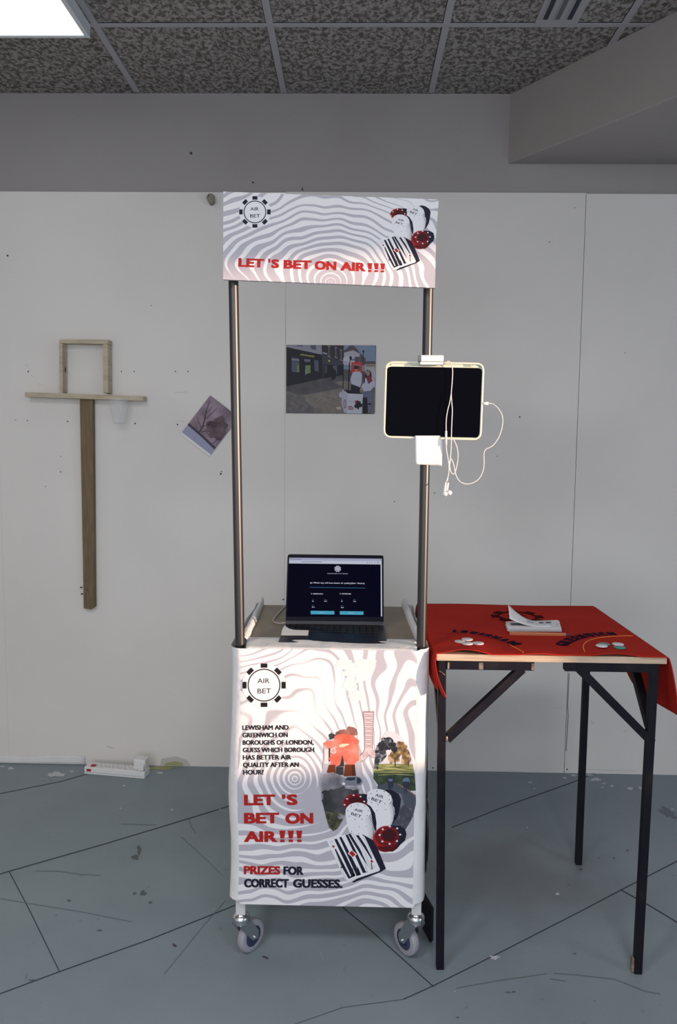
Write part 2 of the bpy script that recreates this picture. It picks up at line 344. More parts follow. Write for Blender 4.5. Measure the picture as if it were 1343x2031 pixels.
mat('print_branch', (.05, .035, .055), .6); mat('print_bluegrey', (.33, .34, .47), .6)
for n, c in dict(st_shop=(.010, .011, .022), st_white=(.27, .28, .34), st_window=(.09, .10, .14), st_yellow=(.50, .48, .12), st_green=(.16, .24, .10), st_brick=(.035, .028, .028), st_slate=(.045, .048, .075),
                 st_sky=(.20, .27, .38), st_house=(.40, .40, .46), st_roof=(.09, .075, .09), st_phone=(.55, .045, .03), st_shirt=(.46, .47, .58), st_skin=(.34, .20, .17), st_hair=(.02, .014, .02),
                 st_jeans=(.12, .14, .24), st_red=(.22, .02, .05), st_cart=(.50, .51, .60), st_cartside=(.40, .41, .50), st_joint=(.11, .10, .11), st_black=(.008, .009, .018), st_tan=(.42, .40, .30)).items(): mat(n, c, .5, spec=.3)
noisy('st_paving', [(.3, (.085, .078, .085)), (.7, (.16, .145, .145))], 40, 4, .5); noisy('st_pavelit', [(.3, (.15, .13, .12)), (.7, (.22, .19, .175))], 30, 4, .5)
noisy('st_road', [(.3, (.05, .048, .058)), (.7, (.085, .08, .09))], 40, 4, .5)
mat('switch_red', (.40, .01, .015), .3)

# ------------------------------------------------------------------ structure
b = MB()
WT = .018
edges = [XL, -1.514, -.2925, .9370, 2.16, XR]
gaps = [.0004, .0006, .0022, .0015]
for i in range(5):
    x0 = edges[i] + (gaps[i-1] if i > 0 else 0); x1 = edges[i+1]
    b.box((x0, DW, 0), (x1, DW+WT, HB-(.003 if i % 2 else 0)), 'board_paint')
b.box((XL, DW+WT+.0005, 0), (XR, DW+.2, HC+.1), 'upper_plaster')
b.map = lambda x, y, l: atY(x, y, DW-.0004*l)
for (x, y, r) in [(15,507,2),(56,737,1.6),(241,737,1.3),(266,737,1.3),(348,737,1.3),(373,737,1.3),(134,836,1.5),(352,842,1.6),(268,840,1.6),(54,834,1.2),(31,833,1),(438,940,2),(439,935,1.2),
                  (562,1189,1.8),(859,1523,1.6),(1125,1526,1.6),(1031,827,1.6),(862,978,1.2),(782,995,1.2),(120,936,1.3),(120,905,1),(90,965,1),(1090,480,1.2),(1140,412,1),(300,606,1),(986,905,1),(1240,700,1)]:
    b.ell(x, y, r, r, 'hole', 1, n=10)
for (x0, y0, x1, y1, w) in [(347,778,372,777,3),(52,723,57,728,3),(62,744,68,748,2.5),(345,836,372,835,1.5),(405,870,420,868,1.5),(212,1480,226,1484,6),(1172,1430,1178,1435,4),(1236,1452,1246,1447,3),(1100,1405,1116,1402,2),(1165,1526,1262,1529,2.5),(940,1529,1040,1530,2),(75,760,88,765,2)]:
    b.line([(x0, y0), ((x0+x1)/2, (y0+y1)/2+.8), (x1, y1)], w*.5, 'pencil_mark', 1)
b.poly([(320,1505),(350,1500),(372,1508),(378,1519),(318,1518)], 'yellow_stain' if False else 'warm_mark', 1)
b.poly([(330,1513),(346,1510),(362,1513),(364,1519),(326,1518)], 'yellow_stain', 2)
b.line([(566.5,560),(566.8,600),(567,682)], 1.4, 'pencil_mark', 1)
b.line([(1129,1335),(1126,1400),(1127,1420),(1123,1490)], 1.6, 'scuff', 1)
b.map = lambda x, y, l: atY(x, y, DW+WT-.0002)
for (x, y, r) in [(379,304,3),(502,362,2),(600,376,2),(600,372,1.2)]: b.blob(x, y, r, r, 'hole', 1, .3, 10)
wall_back = struct(b.build('wall_back'))
# paint strip at the foot of the wall, left
b = MB()
def strip(u, v):
    x = XL + (atY(170, 1515, DW).x - XL)*u; return Vector((x, DW-.002-.006*(1-v), .002+v*(.036+.004*math.sin(9*x)+.003*math.sin(23*x))))
b.grid(strip, 60, 3, 'trim_white'); struct(b.build('baseboard_left', solid=.002))
# floor with seams, scuffs, spots
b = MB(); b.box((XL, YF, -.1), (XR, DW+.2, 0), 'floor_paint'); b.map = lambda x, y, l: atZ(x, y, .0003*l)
for pts, w in [([(-30,1743),(18,1728),(200,1676),(330,1637),(460,1597)], 1.8), ([(18,1728),(60,1808),(118,1927)], 1.9), ([(-60,1992),(0,1971),(118,1927),(300,1862),(470,1794)], 2.0),
               ([(679,1799),(735,1845),(800,1903),(860,1957)], 2.0), ([(800,1982),(860,1955),(1000,1885),(1160,1803),(1230,1766),(1343,1708),(1420,1670)], 2.0), ([(1232,1765),(1290,1797),(1343,1829),(1420,1872)], 2.2),
               ([(896,1641),(1000,1600),(1140,1550),(1180,1534)], 1.5), ([(0,1574),(60,1562),(120,1550),(180,1533)], 1.2), ([(560,2040),(680,1998),(800,1982)], .9)]: b.line(pts, w, 'seam', 2)
for pts, w in [([(0,1782),(60,1792),(160,1808),(262,1828)], 1.2), ([(448,1785),(400,1840),(360,1890),(325,1932)], 1.3), ([(905,1960),(980,1946),(1085,1931)], 1.6), ([(1098,1930),(1150,1934),(1220,1942),(1280,1966),(1310,1971)], 1.6),
               ([(70,1727),(120,1728),(160,1734),(200,1736)], 1.2), ([(374,1624),(380,1640),(388,1652)], 2), ([(1090,1941),(1122,1946)], 1.6), ([(240,1634),(310,1636)], 1), ([(360,1660),(410,1705),(440,1735)], 1), ([(54,1930),(50,1944)], 1.5)]: b.line(pts, w, 'scuff', 3)
for pts, w in [([(435,1604),(452,1612)], 2), ([(80,1544),(98,1548)], 2), ([(635,1888),(642,1906)], 1.6)]: b.line(pts, w, 'scratch_light', 3)
for x, y, rx, ry in [(112,1536,17,4.5),(22,1524,6,2.5),(5,1520,4,1.6),(142,1530,4,1.5),(317,1533,6,2),(246,1558,3,1.4),(239,1603,1.6,1),(341,1606,2,1.6),(1182,1546,10,3),(1138,1538,6,2),(1120,1543,4,1.6),(1214,1559,4,2),(1250,1564,6,3),(1273,1563,6,3.5),
                     (1106,1773,4,2.4),(981,1899,9,4),(1052,1552,4,1.5),(1060,1564,2,1),(1198,1554,4,1.3),(1170,1537,8,1.4),(1334,1605,4,1.2),(1046,1641,1.6,1),(902,1966,1.5,1),(1195,1562,3,1.2)]:
    b.blob(x, y, rx, ry, 'paint_spot', 3, .35, seed=int(x+y))
for x, y, rx, ry in [(268,1700,7,5),(276,1686,4,10),(284,1771,6,5),(267,1772,4,2),(298,1790,4,2),(137,1786,4,2),(1152,1724,4,2),(1218,1702,3,1.5),(1245,1687,3,1.5),(1188,1702,2,1),(346,1875,3,2),(198,1845,5,1.5),(63,1944,6,1.6),(345,1876,1,1),(1007,1968,5,1.4),(1019,1967,4,1.4),(908,2018,4,1.5),(1140,1891,4,1.2)]:
    b.blob(x, y, rx, ry, 'dirt', 3, .3, seed=int(x))
b.line([(521,1897),(528,1899),(532,1902)], 3, 'hole', 4); b.line([(343,1872),(350,1877)], 3, 'hole', 4)
b.blob(1325, 1612, 18, 7, 'scuff', 3, .4, seed=4, rot=.5)
b.poly([(290,1521),(320,1519),(345,1522),(330,1527),(296,1526)], 'yellow_stain', 3)
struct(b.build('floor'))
# ceiling with grid
b = MB(); b.box((XL, YF, HC), (XR, DW+.2, HC+.1), 'tile'); ceil_o = struct(b.build('ceiling'))
GX0, GY0 = -.3029, 2.7648
b = MB()
for k in range(-5, 7):
    x = GX0+.6*k
    if XL < x < XR: b.box((x-.012, YF, HC-.004), (x+.012, DW, HC-.0002), 'tbar'); b.box((x-.0145, YF, HC-.0012), (x-.012, DW, HC-.0002), 'gap_dark')
for k in range(-10, 1):
    y = GY0+.6*k
    if y > YF: b.box((XL, y-.010, HC-.0045), (XR, y+.010, HC-.0003), 'tbar'); b.box((XL, y-.0125, HC-.0015), (XR, y-.010, HC-.0003), 'gap_dark')
struct(b.build('trim_1'))
# dark slivers where two tiles sit badly, and the bulkhead across the right corner
A = Vector((.6201, DW+WT)); D = Vector((.5683, -.8228)); B2 = A + D*3.3; A0 = A - D*.05
b = MB(); b.prism([(A0.x, A0.y), (B2.x, B2.y), (XR, B2.y), (XR, DW+WT), (A0.x+.04, DW+WT)], 2.578, HC, 'upper_plaster'); struct(b.build('trim_2', bevel=.004))
# other walls: side wall with the window the low sun comes through, front wall with a wide window
WY0, WY1, WZ0, WZ1 = -.72, .55, .815, 2.165
b = MB(); t = .12
b.box((XR, YF, 0), (XR+t, WY0, HC), 'side_paint'); b.box((XR, WY1, 0), (XR+t, DW+.2, HC), 'side_paint')
b.box((XR, WY0, 0), (XR+t, WY1, WZ0), 'side_paint'); b.box((XR, WY0, WZ1), (XR+t, WY1, HC), 'side_paint')
struct(b.build('wall_right'))
b = MB(); b.box((XL-.1, YF, 0), (XL, DW+.2, HC), 'side_paint'); struct(b.build('wall_left'))
b = MB(); b.box((XL, YF-.1, 0), (XR, YF, .65), 'side_paint'); b.box((XL, YF-.1, 2.45), (XR, YF, HC), 'side_paint')
b.box((XL, YF-.1, .65), (-2.6, YF, 2.45), 'side_paint'); b.box((2.6, YF-.1, .65), (XR, YF, 2.45), 'side_paint'); struct(b.build('wall_front'))
b = MB()
for x in (-2.6, -.9, .9, 2.6): b.box((x-.03, YF-.09, .65), (x+.03, YF-.03, 2.45), 'trim_white')
b.box((-2.6, YF-.09, .62), (2.6, YF-.03, .68), 'trim_white'); b.box((-2.6, YF-.09, 2.42), (2.6, YF-.03, 2.48), 'trim_white'); struct(b.build('window_1'))
# ceiling light and vent
LX0, LX1, LY0, LY1 = GX0-1.2+.014, GX0-.6-.014, GY0-.6+.012, GY0-.012
t = thing('ceiling_light', 'square white glowing ceiling light panel set in the speckled tiles at upper left', 'light', ((LX0+LX1)/2, (LY0+LY1)/2, HC-.055))
b = MB(); z0, z1 = HC-.052, HC-.006
w = .016
b.box((LX0, LY0, z0), (LX0+w, LY1, z1), 'lamp_frame'); b.box((LX1-w, LY0, z0), (LX1, LY1, z1), 'lamp_frame')
b.box((LX0+w, LY0, z0), (LX1-w, LY0+w, z1), 'lamp_frame'); b.box((LX0+w, LY1-w, z0), (LX1-w, LY1, z1), 'lamp_frame'); b.build('frame', t, bevel=.002)
b = MB(); b.box((LX0+w, LY0+w, z0+.004), (LX1-w, LY1-w, z0+.012), 'lamp_glow'); b.build('diffuser', t)
CLN = ('nearer right', 'nearer left', 'farther right', 'farther left')
for k, (dx, dy) in enumerate(((1.8, -2.4), (-.0, -2.4), (1.8, -4.2), (0, -4.2))):  # unseen panels added behind the camera, their lamps fill the room
    lamp('added_ceiling_fill', 'AREA', (t.location.x+dx, t.location.y+dy, HC-.056), (0, 0, -1), (23 if k % 2 else 16), (.99, .97, .96), shape='SQUARE', size=.5)
    c = dup(t, (dx, dy, 0)); c['label'] = 'square ceiling light panel added behind the viewer, the ' + CLN[k] + ' of four'; c['group'] = 'added ceiling lights behind the viewer'
VX0, VX1, VY1 = .594, .737, GY0-.012
t = thing('ceiling_vent', 'white slotted air vent in the ceiling tiles at top right', 'vent', (.665, 2.5, HC-.006))
b = MB(); b.box((VX0, VY1-.55, HC-.006), (VX1, VY1, HC-.0006), 'vent_white'); b.build('frame', t, bevel=.001)
for k, (f0, mm) in enumerate(((.19, 'slot_dark'), (.47, 'slot_grey'), (.75, 'slot_dark'))):
    x = VX0+(VX1-VX0)*f0; b = MB(); b.box((x-.0085, VY1-.52, HC-.0072), (x+.0085, VY1-.03, HC-.0062), mm)
    b.box((x-.0115, VY1-.52, HC-.011), (x-.0095, VY1-.03, HC-.0062), 'vent_white'); b.build('slot', t)

# ------------------------------------------------------------------ cart
YC = 1.995
P0 = atY(450, 1780, YC); P1 = atY(850, 1780, YC)
xL, xR = atY(456, 1400, YC).x, atY(851, 1400, YC).x
cart = thing('promotion_cart', 'tall white fabric-covered cart on wheels with black poles and a printed header sign', 'cart', ((xL+xR)/2, 2.3, 0))
ZT = atY(650, 1288.5, YC).z; ZB = atY(650, 1797, YC).z; YB = 2.585; RC = .034
def section(z):
    k = (ZT-z)/(ZT-ZB); a = xL - .008*k + .003*math.sin(9*k); c = xR + .001*k; rr = RC; pts = []
    pts.append((a+.02, YB, 0)); pts.append((a+.004, YB-.01, 0))
    for i in range(8): pts.append((a+.003*math.sin(i*1.7+k*9), YB-.03-(YB-.03-YC-rr)*i/7, 0))
    for i in range(1, 7): t = PI/2*i/7; pts.append((a+rr-rr*math.cos(t), YC+rr-rr*math.sin(t), 1))
    n = 26
    for i in range(n+1): pts.append((a+rr+(c-a-2*rr)*i/n, YC, 2))
    for i in range(1, 7): t = PI/2*i/7; pts.append((c-rr+rr*math.sin(t), YC+rr-rr*math.cos(t), 3))
    for i in range(8): pts.append((c+(-.004 if i > 1 else 0)+.002*math.sin(i*2.1+k*8), YC+rr+(YB-.03-YC-rr)*i/7, 0))
    pts.append((c-.008, YB-.01, 0)); pts.append((c-.02, YB, 0)); return pts
S0 = section(ZT); NS = len(S0)-1
def cover(u, v):
    k = u; z = ZT+(ZB-ZT)*k; S = section(z); x, y, tg = S[int(round(v*NS))]
    hem = 0 if tg == 2 else .016
    if tg in (1, 3): hem = .010
    z = ZT+(ZB+hem*k**6-ZT)*k
    if tg == 0 or tg in (1, 3):
        x += .0022*noise.noise(Vector((x*9, y*8, z*7))); y += .003*noise.noise(Vector((x*20, 7, z*6)))*(1 if tg else 0)
    if u == 0 and tg == 3: z += .004
    return Vector((x, y, z))
b = MB(); b.grid(cover, 46, NS, 'print_cover')
_w = b.mi('cloth_white'); TG = [p[2] for p in S0]
for i in range(46):
    for j in range(NS):
        if TG[j] != 2 and TG[j+1] != 2 or (TG[j] == 3 or TG[j+1] in (1, 3)): b.m[i*NS+j] = _w
b.map = lambda x, y, l: atY(x, y, YC-.0006-.00005*l)
def logo(b, cx, cy, R, rr, bw, bh, ink, h, lay=1, lw=2.2, bold=.006, tw=(13, 14)):
    b.ell(cx, cy, R, R, 'ink_white', lay, n=60); b.ring(cx, cy, R, R, .5, 'ink_lightgrey', lay+1, n=60); b.ring(cx, cy, rr, rr, lw, ink, lay+1, n=60)
    for k in range(8):
        a = 2*PI*k/8; ux, uy = math.cos(a), math.sin(a); rm = R-bh/2-.3
        q = [(cx+ux*(rm+s*bh/2)-uy*t*bw/2, cy+uy*(rm+s*bh/2)+ux*t*bw/2) for s, t in ((-1, -1), (-1, 1), (1, 1), (1, -1))]; b.poly(q, ink, lay+1)
    b.text('AIR', (cx-tw[0], cy-h*.38), (cx+tw[0]*.85, cy-h*.38), h, ink, lay+1, bold); b.text('BET', (cx-tw[1]*.92, cy+h*1.62), (cx+tw[1], cy+h*1.55), h, ink, lay+1, bold)
logo(b, 523.7, 1359, 43.5, 31.5, 13.5, 8.6, 'ink_black', 10.2)
for k, (s, w) in enumerate((('LEWISHAM AND', 92), ('GREENWICH ON', 90), ('BOROUGHS OF LONDON,', 141), ('GUESS WHICH BOROUGH', 142), ('HAS BETTER AIR', 96), ('QUALITY AFTER AN', 111), ('HOUR?', 41))):
    b.text(s, (480.8+k*.25, 1448+k*14.75), (480.8+w+k*.25, 1447.4+k*14.75), 9.8, 'ink_black', 3, 0, fat=.055)
RED = 'ink_red'
b.text("LET", (484, 1597.5), (546, 1597), 22.5, RED, 3, .015, fat=.062); b.text("'", (559, 1598), (566, 1598), 22.5, RED, 3, .015, fat=.062); b.text("S", (569, 1597), (590.5, 1596.5), 22.5, RED, 3, .015, fat=.062)
b.text('BET', (484, 1633.5), (554, 1633), 22.5, RED, 3, .015, fat=.062); b.text('ON', (566, 1634), (621.5, 1633.5), 22.5, RED, 3, .015, fat=.062)
b.text('AIR', (484, 1670), (550, 1670), 22.5, RED, 3, .015, fat=.062)
for k in range(3):
    x = 554+k*16.8; b.poly([(x, 1647.5), (x+12, 1647.5), (x+9.8, 1663), (x+2.2, 1663)], RED, 3); b.rect(x+1.8, 1665, x+10.4, 1670.3, RED, 3)
b.text('PRIZES', (483.5, 1734), (556, 1734.5), 17.5, RED, 3, .015, fat=.055); b.text('FOR', (562, 1735), (602, 1735.5), 17.5, 'ink_navy', 3, .015, fat=.055)
b.text('CORRECT', (484, 1760), (573, 1760.5), 18, 'ink_navy', 3, .015, fat=.055); b.text('GUESSES.', (581, 1760.5), (679.5, 1761.5), 18, 'ink_navy', 3, .015, fat=.055)
# lungs collage, coordinates of the enlarged detail
s4 = 5.839
b.T = lambda x, y: (620+x/s4, 1390+y/s4)
# pale steam cloud above the lungs is a soft tint in the print
for k, (x, y, rx, ry) in enumerate([(520,-60,90,60),(430,-190,80,70),(470,-330,120,60),(560,-300,80,90),(380,-420,110,60),(620,-420,120,70)]): b.blob(x, y, rx, ry, 'ink_pink', .6+k*.05, .2, seed=k)
tr_top, tr_bot = 125, 560
b.poly([(585,125),(712,125),(700,300),(692,560),(730,600),(740,665),(690,655),(655,620),(610,680),(560,705),(548,640),(585,600),(605,560),(600,300)], 'ink_tracheafill', 2)
for k in range(17):
    y = 135+k*25; xl = 588+18*(y-125)/435; xr = 710-20*(y-125)/435; b.line([(xl, y), ((xl+xr)/2, y+(6 if k % 2 else -4)), (xr, y+3)], 6, 'ink_trachea', 3)
b.line([(585,125),(600,300),(606,560),(585,600),(548,640)], 7, 'ink_trachea', 3); b.line([(712,125),(702,300),(692,560),(728,600)], 7, 'ink_trachea', 3); b.line([(560,705),(610,680),(655,622),(690,655),(740,665)], 7, 'ink_trachea', 3); b.line([(583,125),(714,125)], 7, 'ink_trachea', 3)
for k in range(5): b.line([(575+k*14,612+ -k*6),(590+k*14,660-k*4)], 4, 'ink_trachea', 3); b.line([(690+k*10,575+k*10),(675+k*14,625+k*8)], 4, 'ink_trachea', 3)
L1 = [(130,520),(160,470),(200,450),(520,430),(545,560),(560,700),(572,800),(577,930),(560,1010),(535,1050),(530,1120),(420,1190),(390,1290),(345,1390),(290,1480),(240,1512),(190,1465),(150,1330),(115,1180),(92,1010),(85,920),(118,800),(125,640)]
b.poly(L1, 'ink_grey', 2); b.line(L1, 3, 'ink_smoke_grey', 3, closed=True)
b.blob(450, 360, 70, 60, 'ink_smoke_brown', 3, .12, seed=1); b.blob(330, 380, 85, 40, 'ink_smoke_brown', 3.2, .15, seed=2, rot=-.35); b.blob(225, 410, 40, 35, 'ink_smoke_dark', 3.3, .2, seed=3)
b.blob(380, 470, 150, 85, 'ink_smoke_orange', 4, .12, seed=4); b.blob(200, 505, 70, 45, 'ink_smoke_orange', 4.1, .15, seed=5); b.blob(470, 600, 75, 130, 'ink_smoke_orange', 4.2, .1, seed=6); b.blob(330, 600, 130, 60, 'ink_smoke_orange', 4.3, .12, seed=7)
b.rect(186, 548, 205, 700, 'ink_towerdark', 4.6); b.rect(140, 560, 185, 730, 'ink_lightgrey', 4.6)
for k in range(6): b.line([(128, 560+k*25), (140, 562+k*25)], 5, 'ink_red', 4.8)
b.ring(243, 580, 28, 28, 8, 'ink_lightgrey', 4.9); b.ring(243, 590, 12, 16, 6, 'ink_lightgrey', 4.9)
b.blob(360, 515, 60, 18, 'ink_cream', 5, .2, seed=8, rot=-.2)
b.blob(280, 690, 85, 65, 'ink_smoke_orange', 5, .15, seed=9); b.blob(440, 690, 75, 60, 'ink_smoke_orange', 5.1, .12, seed=10)
b.poly([(345,620),(362,690),(368,760),(270,765),(320,740)], 'ink_smoke_dark', 5.4)
b.poly([(190,740),(265,740),(272,850),(160,840)], 'ink_tower', 5.6); b.poly([(375,738),(490,738),(505,870),(360,875)], 'ink_tower', 5.6); b.rect(455, 745, 492, 868, 'ink_towerdark', 5.8); b.rect(272, 765, 360, 860, 'ink_smoke_dark', 5.2)
b.poly([(95,900),(150,850),(230,825),(300,850),(370,900),(400,1000),(540,1020),(535,1110),(420,1190),(390,1290),(180,1300),(110,1160)], 'ink_smoke_grey', 6)
b.blob(190, 880, 70, 50, 'ink_smoke_grey', 6.2, .2, seed=12); b.blob(300, 930, 80, 60, 'ink_smoke_grey', 6.3, .2, seed=13)
b.poly([(130,1060),(300,1010),(530,1030),(530,1115),(420,1190),(385,1300),(290,1330),(145,1300),(118,1180)], 'ink_smoke_dark', 7)
for k, (x, y, rx, ry) in enumerate([(200,1075,85,50),(320,1030,80,45),(440,1060,80,50),(170,1180,55,90),(330,1120,120,60)]): b.blob(x, y, rx, ry, 'ink_smoke_dark', 7.1+k*.04, .2, seed=30+k)
for k, (x, y, rx, ry) in enumerate([(250,985,90,35),(150,960,45,50),(470,1010,60,22),(410,1180,40,60)]): b.blob(x, y, rx, ry, 'ink_smoke_grey', 7.32+k*.02, .2, seed=40+k)
b.poly([(140,1275),(230,1295),(385,1300),(345,1390),(290,1480),(240,1510),(190,1463),(155,1340)], 'ink_moss', 7.4); b.blob(330, 1340, 40, 30, 'ink_smoke_grey', 7.6, .2, seed=14)
b.poly([(365,965),(370,905),(400,880),(510,874),(555,890),(577,930),(560,975),(500,985),(400,980)], 'ink_car', 8)
b.poly([(378,915),(410,888),(492,886),(494,915),(440,925)], 'ink_carglass', 8.4); b.poly([(512,886),(545,895),(566,925),(548,955),(515,960)], 'ink_carglass', 8.4); b.blob(360, 960, 20, 14, 'ink_white', 8.5, .1, seed=15)
L2 = [(740,560),(755,500),(795,440),(860,350),(950,360),(1030,420),(1090,500),(1140,610),(1165,740),(1195,880),(1198,1190),(1160,1350),(1080,1490),(1000,1460),(760,1440),(750,1010),(705,900),(706,800),(722,700)]
b.poly(L2, 'ink_sky', 2); 
b.poly([(722,730),(1158,730),(1180,840),(706,840),(710,770)], 'ink_grass', 3); b.poly([(706,835),(1182,835),(1196,1040),(900,1050),(760,980),(705,900)], 'ink_hedge', 3.2)
b.line([(760,860),(950,850),(1170,862)], 8, 'ink_grass', 3.4); b.line([(720,818),(950,812),(1170,820)], 7, 'ink_hedge', 3.4)
b.blob(1020, 560, 85, 85, 'ink_tree_autumn', 4, .2, seed=20); b.blob(940, 660, 70, 65, 'ink_tree_autumn', 4.1, .2, seed=21); b.blob(1085, 660, 55, 90, 'ink_tree_autumn', 4.2, .15, seed=22); b.line([(955,650),(958,760)], 14, 'ink_cyclist', 4.3); b.line([(1108,650),(1110,765)], 10, 'ink_cyclist', 4.3)
b.blob(860, 500, 95, 75, 'ink_tree_dark', 4.6, .18, seed=23); b.blob(945, 540, 45, 60, 'ink_tree_dark', 4.7, .2, seed=24); b.blob(790, 610, 65, 100, 'ink_tree_dark', 4.8, .15, seed=25); b.blob(745, 710, 25, 80, 'ink_tree_dark', 4.9, .2, seed=26)
b.poly([(750,985),(870,945),(960,950),(1100,1030),(1196,1110),(1198,1190),(1160,1350),(1080,1490),(1000,1460),(760,1440)], 'ink_road', 5); b.poly([(970,1060),(1030,1080),(1060,1200),(1000,1260),(980,1200)], 'ink_road_light', 5.2)
b.poly([(1040,1230),(1196,1150),(1160,1350),(1080,1490),(960,1400)], 'ink_road_pale', 5.4); b.line([(990,960),(1100,1030),(1198,1100)], 12, 'ink_kerb', 5.5)
for (x, y, mm) in ((903, 925, 'ink_cyclist'), (1086, 925, 'ink_blueshirt')):
    b.ell(x-3, y-42, 15, 16, 'ink_cyclist', 6); b.blob(x, y, 42, 36, mm, 6.1, .08, seed=int(x)); b.poly([(x-36, y+10), (x+36, y+10), (x+30, y+85), (x-28, y+85)], 'ink_cyclist', 6.2); b.ell(x, y+100, 9, 55 if x > 1000 else 24, 'ink_cyclist', 6.3); b.line([(x-26, y+60), (x-20, y+150 if x > 1000 else y+95)], 10, 'ink_cyclist', 6.3)
    b.poly([(x-26, y-22), (x+26, y-22), (x+22, y+6), (x-22, y+6)], 'ink_blueshirt', 6.4)
def chips(b, T, l0):
    b.T = T; R = random.Random(3)
    b.poly([(880,190),(940,172),(1010,190),(1080,235),(1112,300),(1100,400),(1075,520),(1040,580),(990,640),(940,640),(960,400)], 'ink_navy', l0)
    b.poly([(648,290),(655,350),(740,560),(790,700),(800,745),(960,660),(985,640),(1010,580),(1028,500),(1022,420),(1000,380),(995,300)], 'ink_white', l0+1); b.ell(822, 285, 175, 115, 'ink_white', l0+1.2, rot=.25)
    for k in range(13): a = k/12; x = 985+38*math.sin(a*2.4); y = 345+a*265; b.line([(x, y-12), (x-12, y+16), (x-42-14*a, y+44)], 9, 'ink_navy', l0+1.5, w1=1)
    b.line([(975,235),(990,290),(980,340),(955,368)], 4, 'ink_navy', l0+1.6)
    b.ell(505, 335, 160, 105, 'ink_darkred', l0+2, rot=-.12); b.poly([(560,240),(600,230),(660,238),(655,330),(640,360),(600,330)], 'ink_navy', l0+2.2); b.ell(520, 318, 100, 50, 'ink_blackred', l0+2.3); b.ring(500, 335, 155, 102, 8, 'ink_red', l0+2.4, rot=-.12, a0=2.2, a1=4.6)
    for x, y in ((480,250),(573,268),(394,298),(361,377),(622,333)): b.ell(x, y, 13, 10, 'ink_white', l0+2.6, n=12)
    b.poly([(650,360),(710,400),(765,490),(785,620),(780,710),(740,790),(700,830),(640,700)], 'ink_navy', l0+3)
    b.poly([(372,470),(385,600),(420,740),(560,800),(680,845),(730,830),(765,730),(740,640),(725,560),(708,470)], 'ink_white', l0+4); b.ell(540, 475, 168, 127, 'ink_white', l0+4.2, rot=.1)
    for k in range(13): a = k/12; x = 700+50*math.sin(a*1.9); y = 530+a*270; b.line([(x+6, y-20), (x-16, y+16), (x-70-20*a, y+56)], 10, 'ink_navy', l0+4.5, w1=1)
    for cx, cy, rx, ry, n0 in ((822,285,140,92,0), (540,475,138,102,1)):
        for k in range(9): a = 2*PI*k/9+.3+n0*.2; b.poly([(cx+rx*math.cos(a)+q*12*math.cos(j), cy+ry*math.sin(a)+q*12*math.sin(j)) for q, j in ((1, -1.57), (.8, .6), (.35, 1.57), (.8, 2.5))], 'ink_navy', l0+5)
    for x, y in ((790,457),(905,440),(647,665),(553,670),(452,732),(547,760)): b.ell(x, y, 6, 5, 'ink_navy', l0+5, n=8)
    b.text('AIR', (765, 262), (872, 297), 42, 'ink_navy', l0+5, .012); b.text('BET', (712, 310), (848, 366), 42, 'ink_navy', l0+5, .012)
    b.text('AIR', (485, 455), (600, 487), 38, 'ink_navy', l0+5, .012); b.text('BET', (443, 510), (578, 555), 40, 'ink_navy', l0+5, .012)
    b.poly([(960,650),(1100,660),(1165,700),(1184,770),(1165,850),(1100,910),(1060,960),(900,900)], 'ink_navy', l0+6)
    b.ell(900, 845, 162, 162, 'ink_red', l0+6.2); b.poly([(800,930),(1060,900),(1060,960),(1000,1000),(900,1000),(820,975)], 'ink_blackred', l0+6.3)
    for k in range(4): b.ring(900, 845-k*10, 160-k*2, 150, 4, 'ink_darkred', l0+6.4, a0=.5, a1=2.8)
    b.ell(920, 800, 165, 140, 'ink_darkred', l0+6.5, rot=-.1); b.ring(920, 800, 160, 137, 12, 'ink_red', l0+6.6, rot=-.1, a0=1.9, a1=5.2); b.ell(955, 785, 98, 78, 'ink_blackred', l0+6.7); b.ring(930, 790, 100, 84, 10, 'ink_red', l0+6.8, a0=1.2, a1=4.6)
    b.text('AIR', (900, 750), (1005, 740), 42, 'ink_navy', l0+7, .012); b.text('BET', (885, 822), (1018, 812), 42, 'ink_navy', l0+7, .012)
    for x, y in ((962,665),(1060,692),(1100,774),(1057,860),(960,898),(862,865),(827,780),(868,702)): b.ell(x, y, 14, 13, 'ink_white', l0+7.2, n=12)
    b.poly([(600,770),(740,850),(800,960),(910,1228),(835,1275),(475,1415),(460,1402),(560,1340)], 'ink_navy', l0+7.5)
    b.poly([(118,845),(130,830),(400,762),(590,775),(625,800),(832,1235),(820,1260),(395,1402),(370,1388)], 'ink_white', l0+8)
    n = 'ink_navy'; l = l0+8.4
    b.poly([(222,835),(256,830),(380,1060),(505,1320),(415,1362),(455,1340)], n, l); b.poly([(228,962),(244,965),(355,1180),(440,1350),(412,1362),(320,1200)], n, l); b.line([(232,975),(300,1170),(378,1384)], 3, n, l); b.line([(366,1386),(388,1378)], 6, n, l); b.line([(306,1216),(350,1192)], 14, n, l)
    b.poly([(288,812),(318,804),(440,1040),(572,1312),(520,1325),(400,1060)], n, l); b.poly([(370,778),(400,770),(520,1010),(648,1278),(604,1288),(480,1010)], n, l); b.poly([(405,768),(440,764),(560,960),(665,1180),(700,1240),(600,1090)], n, l)
    b.line([(475,768),(590,1020),(662,1272)], 3, n, l); b.line([(505,776),(640,1040),(712,1242)], 3, n, l); b.poly([(512,785),(545,780),(640,920),(728,1095),(715,1100),(620,950)], n, l); b.line([(600,785),(690,960),(722,1080)], 3, n, l); b.line([(712,1140),(728,1240)], 10, n, l, w1=14)
    b.poly([(420,1362),(500,1326),(462,1210),(455,1300)], n, l); b.poly([(515,1328),(578,1305),(530,1190),(535,1290)], n, l); b.line([(640,1270),(665,1274)], 6, n, l)
